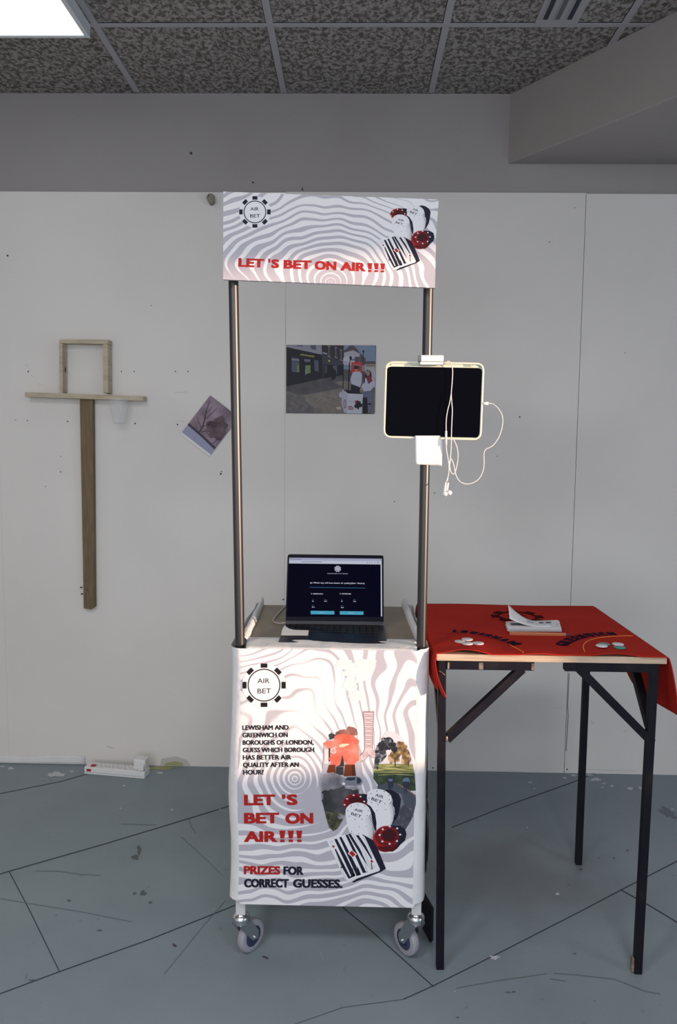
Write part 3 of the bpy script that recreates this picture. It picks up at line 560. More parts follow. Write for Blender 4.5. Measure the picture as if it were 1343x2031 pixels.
    for cx, cy, r, lay in ((463,1030,44,.6), (210,932,20,.6), (722,1130,22,.6)): b.poly([(cx-r*1.35, cy-r*.1), (cx-r*.3, cy-r*1.35), (cx+r*1.35, cy+r*.1), (cx+r*.3, cy+r*1.35)], 'ink_white', l+.2); b.poly([(cx-r, cy-r*.2), (cx-r*.15, cy-r), (cx+r, cy+r*.2), (cx+r*.15, cy+r)], RED, l+.4)
    b.line([(172,895),(188,850),(212,885)], 3, n, l); b.line([(735,1180),(752,1222),(775,1180)], 3, n, l)
    b.T = ident
chips(b, lambda x, y: (630+x/6.714, 1540+y/6.714), 10)
b.build('banner_cover', cart)
# top flap in front, side rolls, worktop
yb = atZ(660, 1265, ZT+.002).y
xa, xb = atY(488, 1288, YC).x, atY(828, 1288, YC).x
xa2, xb2 = atZ(490, 1265, ZT).x, atZ(824, 1265, ZT).x
def flap(u, v):
    x0 = xa+(xa2-xa)*u; x1 = xb+(xb2-xb)*u; x = x0+(x1-x0)*v; y = YC+.0015+(yb-YC)*u
    z = ZT-.0005+.003*math.sin(PI*u)+.0025*noise.noise(Vector((x*9+y*14, y*9, 2)))*math.sin(PI*min(1, u*1.2))
    if u == 0: z = ZT-.004
    return Vector((x, y, z))
b = MB(); b.grid(flap, 14, 60, 'cloth_white')
b.grid(lambda u, v: Vector((xa2+(xb2-xa2)*v, yb+.002*u, ZT-.001-.018*u)), 2, 30, 'cloth_white'); b.build('top_flap', cart, solid=.0015)
def roll(xo0, xi0, xo1, xi1, y0, y1):
    def f(u, v):
        xo = xo0+(xo1-xo0)*u; xi = xi0+(xi1-xi0)*u; y = y0+(y1-y0)*u
        t = v*PI; x = (xo+xi)/2-(xo-xi)/2*math.cos(t)*-1; h = .026-.006*(1-u)
        x = xo+(xi-xo)*(1-math.cos(t))/2
        return Vector((x, y, ZT-.012+h*math.sin(t)**.7+.004*noise.noise(Vector((x*25, y*16, 3))) + (.004 if u > .97 else 0)))
    return f
rb = atY(515, 1194, 2.59); 
yr0 = 2.075
lo0, li0 = atZ(468, 1276, ZT+.004).x, atZ(491, 1270, ZT).x; lo1, li1 = atY(508, 1200, 2.58).x, atY(523, 1204, 2.58).x
ro0, ri0 = atZ(846, 1272, ZT+.004).x, atZ(826, 1270, ZT).x; ro1, ri1 = atY(812, 1202, 2.58).x, atY(796, 1204, 2.58).x
for a in ((max(lo0, xL+.006), li0, xL+.012, li1, yr0, 2.58), (min(ro0, xR-.008), ri0, xR-.018, ri1, yr0, 2.58)):
    b = MB(); b.grid(roll(*a), 40, 12, 'cloth_white'); b.build('rolled_cloth_edge', cart, solid=.0015)
ZW = ZT-.008
b = MB(); b.plate([(li0-.004, yb-.02, ZW), (ri0+.004, yb-.02, ZW), (ri1+.004, 2.575, ZW), (li1-.004, 2.575, ZW)], (0, 0, -.012), 'mdf'); b.build('worktop', cart)
# hidden frame, posts, poles, foam
PY = 2.032
for sx, (pxa, pya, pxb, pyb) in ((-1, (462, 500, 476.3, 1286)), (1, (851, 500, 835.8, 1286))):
    bot = atY(pxb, pyb, PY); top = atY(pxa, pya, PY); d = bot-top
    b = MB(); b.cyl(top, bot+d.normalized()*.10, .0128, 'pole_black', 28); b.build('pole', cart)
    b = MB(); b.box((bot.x-.019, bot.y-.004, ZT-.03), (bot.x-.012, bot.y+.02, ZT-.002), 'foam_yellow') if sx > 0 else b.box((bot.x+.014, bot.y-.003, ZT-.03), (bot.x+.024, bot.y+.028, ZT-.002), 'foam_yellow')
    b.build('foam_packing', cart, bevel=.002)
wheel_px = ((478, 1811), (825.5, 1811))
PW = .0265
for sy in (0, 1):
    for k, (px, py) in enumerate(wheel_px):
        p = atY(px, py, 2.02); py_ = 2.024 + sy*.52
        b = MB(); b.box((p.x-PW/2, py_-PW/2, p.z), (p.x+PW/2, py_+PW/2, .60), 'tube_white'); b.build('frame_leg', cart, bevel=.001)
        # caster
        c = Vector((p.x, py_, 0)); s = 1 if k == 0 else -1
        n = Vector((s*.80, -.60, 0)); rd = Vector((s*.60, .80, 0)); R = .0455
        wc = c + rd*.038 + Vector((0, 0, R))
        b = MB(); zt = p.z; zd = zt-.026
        b.lathe([(0, zt), (.013, zt), (.014, zt-.003), (.019, zt-.005), (.0235, zt-.010), (.0242, zt-.016), (.0225, zt-.021), (.0238, zt-.024), (.022, zt-.029), (0, zt-.029)], c, (0, 0, 1), 'zinc', 28)
        for q in (1, -1):
            off = n*.0155*q
            a1 = c+off+Vector((0, 0, zd))-rd*.020; a2 = c+off+Vector((0, 0, zd))+rd*.020; w1 = wc+off+rd*.011+Vector((0, 0, -.008)); w2 = wc+off-rd*.009+Vector((0, 0, -.006)); md = c+off-rd*.012+Vector((0, 0, zd-.016))
            b.plate([a1, a2, wc+off+rd*.015+Vector((0, 0, .012)), w1, w2, md], n*.002*q, 'zinc')
        b.cyl(c+Vector((0, 0, zd-.004))-n*.001, c+Vector((0, 0, zd+.002)), .018, 'zinc', 20)
        cs = b.build('caster', cart)
        b = MB(); b.lathe([(.0285, -.011), (.040, -.0115), (.0445, -.009), (R, -.004), (R, .004), (.0445, .009), (.040, .0115), (.0285, .011)], wc, n, 'wheel_rubber', 40)
        b.lathe([(0, -.007), (.0285, -.0075)], wc, n, 'wheel_hub', 40); b.lathe([(.0285, .0075), (.012, .006), (.012, .012), (0, .012)], wc, n, 'wheel_hub', 40); b.build('wheel', cs)
        b = MB(); b.cyl(wc-n*.021, wc+n*.021, .0045, 'zinc', 12); b.build('axle', cs)
# header sign
YS = 1.990
b = MB(); q = [(443, 380), (442.5, 554.5), (863, 571), (865, 470), (870.5, 395.5)]
b.plate([atY(x, y, YS) for x, y in q], (0, .010, 0), 'print_sign')
b.map = lambda x, y, l: atY(x, y, YS-.0003-.00005*l)
logo(b, 505.7, 420.3, 31.5, 21.6, 10, 7, 'ink_navy', 7, 1, 1.8, .01, (9, 10.5))
s3 = 2.92
b.T = lambda x, y: (430+x/s3, 360+y/s3)
b.text('LET', (124, 493), (274, 499), 53, RED, 3, .015, fat=.062); b.text("'", (298, 500), (311, 500), 53, RED, 3, .015, fat=.062); b.text('S', (315, 500), (360, 502), 53, RED, 3, .015, fat=.062)
b.text('BET', (387, 504), (549, 508), 53, RED, 3, .015, fat=.062); b.text('ON', (566, 510), (692, 514), 53, RED, 3, .015, fat=.062); b.text('AIR', (715, 516), (862, 521), 53, RED, 3, .015, fat=.062)
for k in range(3): x = 873+k*37; y = 472+k; b.poly([(x, y), (x+28, y+1), (x+23, y+36), (x+6, y+36)], RED, 3); b.rect(x+3, y+40, x+23, y+52, RED, 3)
chips(b, lambda x, y: (740+(x-16)/9.593, 390+(y-8)/9.593), 4)
b.build('header_sign', cart)
b = MB(); b.plate([atY(*p, YS+.022) for p in ((478, 384), (566, 382), (566, 392), (478, 394))], (0, .003, 0), 'card_white')
b.beam(atY(462, 425, 2.012), atY(850, 430, 2.012), .010, .02, 'tube_white'); b.build('sign_backing', cart)

# ------------------------------------------------------------------ tablet and what hangs by it
YT = 1.972
ct = atY(860, 868, YT)
t = thing('tablet_computer', 'black-screened tablet in a pale cream case clamped to the right pole', 'tablet', (ct.x, YT, ct.z))
def rrect(c4, r, n=5):
    """rounded quad in pixels, corners in order"""
    out = []; m = len(c4)
    for i in range(m):
        p = Vector(c4[i]); a = (Vector(c4[i-1])-p).normalized(); c = (Vector(c4[(i+1) % m])-p).normalized(); s, e = p+a*r, p+c*r
        for k in range(n+1): u = k/n; q = s*(1-u)**2+p*2*u*(1-u)+e*u*u; out.append((q.x, q.y))
    return out
case = [(764.5, 716.5), (960.5, 720), (954, 873), (760, 868)]
b = MB(); b.plate([atY(x, y, YT+.002) for x, y in rrect(case, 16)], (0, .010, 0), 'case_cream')
b.map = lambda x, y, l: atY(x, y, YT+.002-.0003*l); b.line(rrect([(766,718),(959,721.5),(952.8,871.5),(761.5,866.8)], 15), 2.6, 'case_cream', 1, closed=True)
rim = [atY(x, y, YT) for x, y in rrect([(766.2,718.2),(959,721.6),(952.8,871.6),(761.6,866.6)], 15)]
b.tube(rim+[rim[0]], .0030, 'case_cream', 8, 1)
for pts in ([(766,724),(770,719),(777,720),(776,725)], [(945,723),(955,724),(958,732),(950,728)], [(920,722.5),(934,723),(934,728),(920,727.5)], [(815,720),(834,720.5),(834,725.5),(815,725)]): b.poly(pts, 'case_green', 3)
b.ell(937.5, 724, 3.8, 3.8, 'case_cream', 4, n=16); b.ell(937.5, 724, 2, 2, 'case_green', 5, n=12); b.line([(776,721.5),(830,722.5),(918,724)], 2, 'case_cream', 5); b.build('case', t)
b = MB(); b.plate([atY(x, y, YT-.0012) for x, y in rrect([(768,726.8),(957,730),(951.3,868),(763.6,864)], 10)], (0, .003, 0), 'glass_black'); b.build('screen', t)
b = MB(); c0 = atY(832, 704, YT-.022); c1 = atY(880, 723.5, YT-.022)
t = thing('tablet_clamp', 'small white clamp gripping the top edge of the tablet on the pole', 'clamp', ((c0.x+c1.x)/2, YT, c1.z))
b.box((c0.x+.004, YT-.022, c1.z+.008), (c1.x, YT+.03, c0.z), 'plastic_white'); b.box((c0.x+.002, YT-.020, c1.z), (c1.x-.001, YT-.004, c1.z+.0075), 'plastic_white'); b.build('jaw', t, bevel=.002)
b = MB(); b.cyl((c0.x-.001, YT-.006, (c0.z+c1.z)/2+.004), (c0.x+.004, YT-.006, (c0.z+c1.z)/2+.004), .009, 'grey_plastic', 20); b.build('knob', t)
b = MB()
pc = [(823.5, 864), (872, 863.5), (878, 872), (877, 923.5), (824.5, 921)]
def papf(u, v):
    px = (823.5+1*v)*(1-u) + (873.5+(4 if v > .12 else 0)-1*v)*u; py = (864+57*v)*(1-u)+(864+59.5*v)*u
    p = atY(px, py, 1.966); p.y += .0015*math.sin(u*PI)+.004*max(0, u-.75)*(-1)+.001*math.sin(v*5); return p
b.grid(papf, 12, 12, 'paper')
tag(b.build('paper_sheet', origin=atY(850, 921, 1.966), solid=.0008), 'square white paper taped below the tablet on the right pole', 'paper')
# earphones
s2 = 4.796
def E(pts, Y): return [atY(740+x/s2, 680+y/s2, Y if not callable(Y) else Y(x, y)) for x, y in pts]
e0 = atY(886, 980, 1.955)
t = thing('earphones', 'white wired earphones hanging over the front of the tablet', 'earphones', (e0.x, e0.y, e0.z))
b = MB(); r = .00125; Y = 1.962
b.tube(E([(700,182),(722,176),(740,195),(752,225),(757,290),(750,400),(744,480),(748,560),(754,640),(750,740),(746,850),(744,960),(736,1100),(724,1200),(706,1320)], Y), r, 'cable_white')
b.tube(E([(744,480),(728,570),(708,650),(696,740),(695,840)], Y-.003), r, 'cable_white'); b.tube(E([(695,970),(700,1030),(714,1110),(722,1190),(716,1260),(692,1330)], Y-.003), r, 'cable_white')
b.tube(E([(1098,577),(1140,582),(1195,630),(1230,700),(1228,800),(1195,900),(1150,965),(1110,995),(1075,1012),(1056,1050),(1055,1160),(1040,1235),(1000,1300),(940,1335),(880,1342),(825,1318),(790,1262),(772,1180),(756,1125),(742,1108),(728,1130),(732,1200),(752,1244),(775,1240),(795,1180),(808,1080),(800,1000),(782,950),(765,918)], lambda x, y: 1.962+(.006 if y < 600 else 0)), r, 'cable_white')
b.build('cable', t)
b = MB(); b.tube(E([(1040,577),(1098,577)], 1.972), .0042, 'plastic_white', 12, 2); b.build('plug', t)
b = MB(); b.tube(E([(695,838),(694,975)], Y-.003), .0030, 'plastic_white', 10, 2); b.build('remote', t)
for (x0, y0, x1, y1) in ((692, 1330, 678, 1420), (716, 1330, 700, 1410)):
    a, c = E([(x0, y0), (x1, y1)], Y-.003); b = MB(); b.cyl(a, c, .0024, 'plastic_white', 12, .0032); q = E([(x1+(26 if x0 > 700 else 8), y1+16)], Y-.006)[0]; b.ball(q, .0072, 'plastic_white', (1, .9, .9)); b.build('earbud', t)

# ------------------------------------------------------------------ laptop on the worktop
ZL = ZW+.0008
hz = ZL+.012
hL, hR = atZ(566.5, 1236, hz), atZ(761.5, 1239, hz)
hy = (hL.y+hR.y)/2
t = thing('laptop', 'open dark laptop showing a betting quiz page on the cart worktop', 'laptop', ((hL.x+hR.x)/2, hy-.1, ZL))
fy = hy-.212
fL, fR = atZ(557, 1263, hz), atZ(772, 1266, hz)
b = MB(); b.plate([(hL.x-.002, hy, ZL), (hR.x+.002, hy, ZL), (hR.x+.002, fy, ZL), (hL.x-.002, fy, ZL)], (0, 0, .011), 'laptop_body'); 
b.map = lambda x, y, l: Vector((hL.x+(hR.x-hL.x)*x, hy-.212*y, hz-.0008+.0002*l))
b.rect(.30, .52, .70, .96, 'pad_dark', 2); b.build('base', t, bevel=.0025)
b = MB(); b.map = lambda x, y, l: Vector((hL.x+(hR.x-hL.x)*x, hy-.212*y, hz-.0008+.0002*l)); b.rect(.05, .07, .95, .48, 'key_black', 2)
for rr_ in range(6):
    for kk in range(14):
        x0 = .055+kk*.0636; y0 = .08+rr_*.066
        if rr_ == 5 and 3 < kk < 9: continue
        p = b.P(x0+.006, y0+.052, 2); q = b.P(x0+.056, y0+.006, 2); b.box((p.x, p.y, p.z), (q.x, q.y, p.z+.0009), 'key_black')
q0 = b.P(.055+4*.0636, .46, 2); q1 = b.P(.055+9*.0636-.008, .42, 2); b.box((q0.x, q0.y, q0.z), (q1.x, q1.y, q0.z+.0009), 'key_black'); b.build('keyboard', t)
lt = math.radians(13); nrm = Vector((0, -math.cos(lt), math.sin(lt))); PP = Vector((0, hy-.002, hz))
b = MB(); fr = rrect([(570.5, 1098.8), (761, 1101.5), (761.5, 1238.5), (566, 1236)], 7, 4)
fr = rrect([(570.5, 1098.8), (761, 1101.5)], .001, 1)[:0] + fr
b.plate([onplane(x, y, PP, nrm) for x, y in fr], -nrm*.005, 'laptop_body'); lid = b.build('lid', t)
b = MB(); s5 = 5.596; b.map = lambda x, y, l: onplane(540+x/s5, 1090+y/s5, PP, nrm)+nrm*(.0004+.0002*l)
b.poly([(x*1.0, y) for x, y in ((176, 56), (1232, 66), (1236, 800), (152, 790))], 'laptop_bezel', 0); b.build('bezel', lid)
b = MB(); b.map = lambda x, y, l: onplane(540+x/s5, 1090+y/s5, PP, nrm)+nrm*(.0004+.0002*l)
b.poly([(189, 90), (1217, 102), (1220, 748), (160, 745)], 'px_navy', 1)
b.poly([(189, 90), (1217, 102), (1216, 128), (188, 118)], 'px_bar', 2); b.poly([(188, 118), (1216, 128), (1216, 166), (186, 154)], 'px_bar2', 2); b.poly([(1203, 165), (1217, 165), (1220, 742), (1206, 742)], 'px_bar2', 3)
b.text('air bet live', (250, 110), (320, 111), 7, 'px_dim', 4); b.text('air-bet quality question page', (325, 140), (552, 143), 9, 'px_dim', 4) if False else None
for x0, x1, y in ((200, 236, 105), (248, 322, 106), (325, 552, 136)): b.line([(x0, y), (x1, y+1)], 5, 'px_dim', 4)
for x in (1055, 1080, 1103, 1135): b.ell(x, 145, 5, 5, 'px_dim', 4, n=8)
b.ell(1174, 146, 6, 6, 'laptop_bezel', 4, n=10)
b.ell(727, 214, 37, 36, 'px_bar2', 3, n=30); b.ring(727, 214, 25, 24, 5, 'px_dim', 4)
for k in range(8): a = PI/4*k; b.line([(727+30*math.cos(a), 214+29*math.sin(a)), (727+41*math.cos(a), 214+40*math.sin(a))], 10, 'px_navy', 5)
b.text('AIR', (712, 212), (743, 213), 11, 'px_navy', 5); b.text('BET', (712, 229), (743, 230), 11, 'px_navy', 5)
b.text('Real-time Bets on Air Quality', (613, 269), (840, 272), 9, 'px_white', 3, .01)
b.text('q6 Which city will have better air quality(after 10mins).', (420, 376), (1030, 383), 17, 'px_white', 3, .012)
b.line([(416, 419), (1031, 428)], 4, 'px_line', 3)
for x, s_, x1 in ((453, 'GREENWICH', 563), (772, 'LEWISHAM', 872)): b.text(s_, (x, 497), (x1, 499), 14, 'px_white', 3, .015); b.line([(x-20, 482), (x-12, 490), (x-20, 497)], 4, 'px_white', 3)
for x, y, s_, s0, w in ((442, 578, '66', 'aqi', 18), (578, 579, '10.3', 'PM2.5', 30), (440, 645, '23.1', 'PM10', 30), (765, 580, '57', 'aqi', 17), (900, 581, '15.6', 'PM2.5', 30), (762, 649, '26.0', 'PM10', 32)):
    b.text(s_, (x, y), (x+w, y), 12, 'px_white', 3, .02); b.text(s0, (x+2, y-21), (x+w*.8, y-21), 7, 'px_cyan', 3)
for x in (427, 750): b.poly(rrect([(x, 679+(x-427)*.012), (x+263, 682+(x-427)*.012), (x+263, 721+(x-427)*.012), (x, 718+(x-427)*.012)], 6, 3), 'px_cyan', 3); b.text('Bet now', (x+103, 703+(x-427)*.012), (x+155, 704+(x-427)*.012), 9, 'px_white', 4)
b.build('display', lid)
# note on the palm rest, charging cable
zN = hz+.0012
NP = [(545, 1239.5), (564.8, 1241), (568, 1244.5), (574, 1247.5), (582, 1249.2), (612, 1250), (611, 1260.5), (557.5, 1259.8), (559, 1250)]
NP = [(564.8, 1239.5), (568, 1243.5), (574, 1246.8), (582, 1248.9), (590, 1249.5), (612.3, 1250), (611, 1260), (557.5, 1259.8), (559.5, 1249)]
b = MB(); b.plate([atZ(x, y, zN) for x, y in NP], (0, 0, -.0004), 'paper')
tag(b.build('paper_note', origin=atZ(585, 1255, zN)), 'small white paper note lying on the laptop palm rest', 'paper')
b = MB(); zc = ZL+.004
b.tube([atZ(572, 1196, zc), atZ(562, 1205, zc), atZ(550, 1219, zc), atZ(542, 1229, zc), atZ(544, 1234, zc), atZ(552, 1236, zc), atZ(558, 1236.5, zc)], .0022, 'cable_grey')
p = atZ(558, 1236.4, zc); b.tube([p, p+Vector((.012, 0, .001))], .0035, 'cable_grey', 10, 2)
tag(b.build('charging_cable', origin=atZ(550, 1230, ZL)), 'grey charging cable looping from the left side of the laptop', 'cable')

# ------------------------------------------------------------------ table
TX0, TX1, TY0, TY1, TZ = .224, .826, 1.986, 2.598, .884
t = thing('folding_table', 'square table with plywood top and black welded steel legs', 'table', (.52, 2.29, 0))
b = MB(); b.box((TX0, TY0, TZ-.018), (TX1, TY1, TZ), 'ply'); b.build('tabletop', t, bevel=.0012)
LW = .021
def legline(px0, py0, px1, py1, Y0): a = atY(px0, py0, Y0); c = atZ(px1, py1, 0); return a, c
legs = []
for k, (tp, bt) in enumerate((((876.5, 1312), (873.5, 1925)), ((1297, 1316), (1268, 1936)))):
    a = atY(*tp, TY0+.016); c = atZ(bt[0], bt[1], 0); c.y = TY0+.012; a.z = TZ-.018; legs.append((a, c))
a = atY(1163, 1330, TY1-.02); c = atZ(1147.5, 1714, 0); a.z = TZ-.018; c.y = max(c.y, 2.54); legs.append((a, c))
legs.append((Vector((legs[0][0].x+.006, TY1-.02, TZ-.018)), Vector((legs[0][1].x+.006, legs[2][1].y, 0))))
for a, c in legs:
    b = MB(); b.beam(c, a, LW, LW, 'steel_black', (0, 1, 0))
    b.build('leg', t, bevel=.0015)
zr = TZ-.018-.0125
def rail(a, c, mm='steel_black'): b = MB(); b.beam(a, c, .024, .024, mm); return b
yf = TY0+.016
x0 = legs[0][0].x+LW/2; x1 = atY(1058, 1316, yf).x
b = rail((x0, yf, zr), (x1, yf, zr)); 
for xa_, w_ in ((x0+.003, .005), (x0+.085, .012), (x1-.008, .007)): b.box((xa_, yf-.0135, zr-.010), (xa_+w_, yf-.0118, zr+.008), 'weld')
b.build('top_rail', t, bevel=.001)
x2 = atY(1119, 1318, yf).x; x3 = legs[1][0].x-LW/2
b = rail((x2, yf, zr), (x3, yf, zr)); b.build('top_rail', t, bevel=.001)
def brace(p, q, label=None):
    b = MB(); b.beam(p, q, .022, .022, 'steel_black', (0, 1, 0)); b.build('brace', t, bevel=.001)
zb = zr-.012
brace(atY(886, 1465, yf), atY(1036, 1325, yf)); brace(atY(1292, 1471, yf), atY(1148, 1326, yf))
b = MB(); w_ = atY(886, 1466, yf-.012); b.ball(w_, .006, 'weld', (.6, .5, 1.5), 8); b.build('weld_bead', t); b = MB(); b.tube([atY(871, 1331, yf-.0115), atY(877, 1334, yf-.0115), atY(882, 1339, yf-.0115)], .0016, 'weld', 6, 2); b.build('weld_bead', t)
for s in (0, 1):
    xx = legs[s][0].x; y_ = legs[s][0].y
    b = MB(); b.beam((xx, y_+LW/2, zr), (xx, y_+.2, zr), .024, .024, 'steel_black'); b.build('side_rail', t, bevel=.001)
    lp = legs[s][0].lerp(legs[s][1], .20); brace((lp.x, lp.y+.005, lp.z), (xx-(0.0 if s else 0), y_+.17, zr-.012))
for s in (2, 3):
    xx = legs[s][0].x; y_ = legs[s][0].y; lp = legs[s][0].lerp(legs[s][1], .20); sg = -1 if s == 2 else 1
    b = MB(); b.beam((xx+sg*LW/2, y_, zr), (xx+sg*.2, y_, zr), .024, .024, 'steel_black'); b.build('top_rail', t, bevel=.001)
    b = MB(); b.beam((xx, y_-LW/2, zr), (xx, y_-.2, zr), .024, .024, 'steel_black'); b.build('side_rail', t, bevel=.001)
    brace((lp.x+sg*.005, lp.y, lp.z), (xx+sg*.17, y_, zr-.012)); brace((lp.x, lp.y-.005, lp.z), (xx, y_-.17, zr-.012))
f_ = legs[1][1]; b = MB(); b.box((f_.x-.018, f_.y-.008, .004), (f_.x-.0105, f_.y+.006, .045), 'weld'); b.build('foot_tape', t, bevel=.002)

# cloth
def czt(x, y):
    e = max(0, 1-(y-TY0)/.09); z = TZ+.0022+.0012*noise.noise(Vector((x*7, y*7, 1)))+.001
    bump = .011*max(0, math.sin((x-.235)/.13*PI))*(1 if x < .365 else 0) + .006*max(0, math.sin((x-.63)/.13*PI))*(1 if .63 < x < .76 else 0)+.003*max(0, math.sin((x-.44)/.1*PI))*(1 if .44 < x < .54 else 0)
    return z + bump*e*e
DL, DR = .115, .165
def cloth(u, v):
    y0 = TY0-.004+.003*math.sin(u*14); y1 = TY1+.004
    y = y0+(y1-y0)*v; L0 = DL; Wd = TX1-TX0; R0 = DR; tot = L0+Wd+R0; s = u*tot-L0
    if s < 0:
        k = -s/L0; f = 1-v
        x = TX0-.005-.003*math.sin(PI*k*.9)-.006*math.sin(min(1, k*1.2)*PI)*f**3 + (.016*k**3)*(f**4)
        y -= .022*f**4*math.sin(min(k, 1)*PI*.62)
        z = TZ+.003-s*0-(L0*k)*(.86+.14*f); 
        if k < .12: z = TZ+.003-L0*k*.7; x = TX0-.002-.003*(k/.12)
        x += .015*max(0, (f-.86)/.14)**1.5*math.sin(min(1, k*1.4)*PI/2)
        x = max(x, .2135 if y > YC+.03 else (.217 if y > YC else .207))
        return Vector((x, y, z))
    if s > Wd:
        k = (s-Wd)/R0; f = 1-v
        x = TX1+.004+.022*math.sin(min(1, k*1.0)*PI/2)+.012*math.sin(v*9+1)*k; z = TZ+.003-(R0*k)*(.92+.10*math.sin(v*5.5+.4))
        if k < .1: x = TX1+.004*(k/.1)+.002; z = TZ+.003-R0*k*.6
        return Vector((x, y, z))
    x = TX0+s; return Vector((x, y+(.006*math.sin((x-TX0)*12)*v**3), czt(x, y)))
b = MB(); b.grid(cloth, 110, 64, 'cloth_red')
b.map = lambda x, y, l: Vector((x, y, czt(x, y)+.0006+.0003*l))
def G(px, py): p = atZ(px, py, TZ+.003); return (p.x, p.y)
cx, cy = G(1026, 1223.5); R = abs(G(1071, 1223)[0]-cx)
ry = R
b.ring(cx, cy, R*.80, R*.80, R*.07, 'print_blackred', 1)
for k in range(8):
    a = 2*PI*k/8; ux, uy = math.cos(a), math.sin(a); b.poly([(cx+ux*(R*.97+s*R*.13)-uy*q*R*.2, cy+uy*(R*.97+s*R*.13)+ux*q*R*.2) for s, q in ((-1, -1), (-1, 1), (1, 1), (1, -1))], 'print_blackred', 1)
b.text('AIR', (cx-R*.42, cy+R*.08), (cx+R*.42, cy+R*.08), R*.38, 'print_blackred', 1, .02, down=-1); b.text('BET', (cx-R*.42, cy-R*.50), (cx+R*.42, cy-R*.50), R*.38, 'print_blackred', 1, .02, down=-1)
def arc_text(s, pts, h):
    P_ = [Vector(G(*p)) for p in pts]
    def ev(t):
        a, c, d = P_; return a*(1-t)**2+c*2*t*(1-t)+d*t*t
    n = len(s); wts = [.55 if ch == 'I' else (1.25 if ch in 'MW' else 1) for ch in s]; tot = sum(wts); acc = 0
    for ch, w in zip(s, wts):
        q0 = ev((acc+w*.08)/tot); q1 = ev((acc+w*.92)/tot); acc += w
        b.text(ch, (q0.x, q0.y), (q1.x, q1.y), h, 'print_purple', 2, .02, down=-1, fat=.06)
arc_text('LEWISHAM', [(896, 1255), (955, 1258), (1020, 1281)], .036); arc_text('GREENWICH', [(1124, 1283), (1150, 1259), (1226, 1260)], .036)
def qb(p, n=14):
    a, c, d = [Vector(G(*q)) for q in p]; return [tuple(a*(1-t)**2+c*2*t*(1-t)+d*t*t) for t in [i/n for i in range(n+1)]]
b.line(qb([(1160,1294),(1140,1262),(1255,1262)]), .003, 'print_orange', 1); _l = qb([(868,1256),(985,1256),(1038,1296)], 20); b.line(_l[:17], .0016, 'red_under', 1); b.line(_l[16:], .003, 'print_orange', 1) 
tag(b.build('tablecloth', origin=(.52, 2.29, TZ), solid=.0018), 'red felt cloth with dark printed lettering draped over the plywood table', 'tablecloth')
# tokens
def token(px, py, mm, z, label, group, r=.0155):
    p = atZ(px, py, TZ+.006); zz = czt(p.x, p.y)+.0012+z; b = MB()
    b.lathe([(0, 0), (r-.0006, 0), (r, .0006), (r, .0022), (r-.0006, .0028), (0, .0028)], (p.x, p.y, zz), (0, 0, 1), mm, 32); return tag(b.build('game_token', origin=(p.x, p.y, zz)), label, 'token', group)
g1, g2 = 'pale tokens by the LEWISHAM lettering', 'tokens by the GREENWICH lettering'
token(912, 1272, 'token_clear', 0, 'half-covered translucent token, leftmost of the pale tokens by LEWISHAM', g1, .014)
token(926.9, 1270, 'token_clear', .003, 'translucent white token, rearmost in the cluster by LEWISHAM', g1)
token(948.7, 1275.5, 'token_clear', 0, 'translucent white token, rightmost in the cluster by LEWISHAM', g1)
token(927, 1278.3, 'token_clear', .003, 'translucent white token, frontmost in the cluster by LEWISHAM', g1)
token(1198.4, 1278, 'token_teal', 0, 'green token behind a white one, left in the GREENWICH cluster', g2)
token(1226, 1278, 'token_white', 0, 'white token, rear right in the cluster beside GREENWICH', g2)
token(1193.5, 1283.4, 'token_white', .003, 'white token, front left in the cluster beside GREENWICH', g2)
token(1229.5, 1284.6, 'token_teal', 0, 'green token, front right in the cluster beside GREENWICH', g2)
# flyers, pencil
fl = [(1006, 1253), (1113, 1253), (1109, 1242), (1006, 1239)]
F0 = [atZ(x, y, TZ+.005) for x, y in ((1008, 1253), (1113, 1253.5), (1108, 1237), (1004, 1240))]
for k in range(9):
    r_ = random.Random(k); dx, dy = r_.uniform(-.003, .003), r_.uniform(-.003, .002); z = TZ+.0055+k*.00125
    pts = [Vector((p.x+dx, p.y+dy, z)) for p in F0]; b = MB(); b.plate(pts, (0, 0, .0006), 'paper')
    if k == 8:
        b.map = lambda x, y, l: (F0[0].lerp(F0[1], x)).lerp(F0[3].lerp(F0[2], x), y)*1 + Vector((dx, dy, z+.0008+.0002*l-(TZ+.005)))
        b.rect(.5, .2, .98, .9, 'ink_white', 1)
        for q in (.58, .78): b.ell(q+.04, .72, .045, .1, 'flyer_print', 2, n=14)
        for q in (.52, .72, .95): b.line([(q, .25), (q+.004, .55)], .006, 'flyer_print', 2)
        b.rect(.08, .35, .42, .7, 'flyer_print', 2)
    tag(b.build('flyer', origin=(F0[0].lerp(F0[2], .5).x, F0[0].lerp(F0[2], .5).y, z)), ('bottom flyer of the flat stack behind the pencil' if k == 0 else 'printed white flyer topmost of the flat stack, under the curled one' if k == 8 else 'white flyer in the middle of the flat stack behind the pencil'), 'paper', 'stack of flyers on the red cloth')
zt = TZ+.0055+9*.00125+.001
A_ = atZ(1092, 1243, zt); B_ = atZ(1052, 1250, zt)
def curl(u, v):
    base = F0[3].lerp(F0[2], .82-u*.82).lerp(F0[0].lerp(F0[1], .82-u*.82), .05+.8*v); z = zt+.050*max(0, u-.35)**1.7*2.2*(1-.55*v)
    return Vector((base.x+.004*u, base.y, z))
b = MB(); b.grid(curl, 20, 6, 'paper'); b.map = lambda x, y, l: curl(x, y)+Vector((0, 0, .0004+.0003*l))
for q in (.06, .22): b.ell(q, .4, .06, .13, 'flyer_print', 1, n=14)
for q in (.0, .15, .34): b.line([(q, .15), (q+.005, .8)], .012, 'flyer_edge', 1)
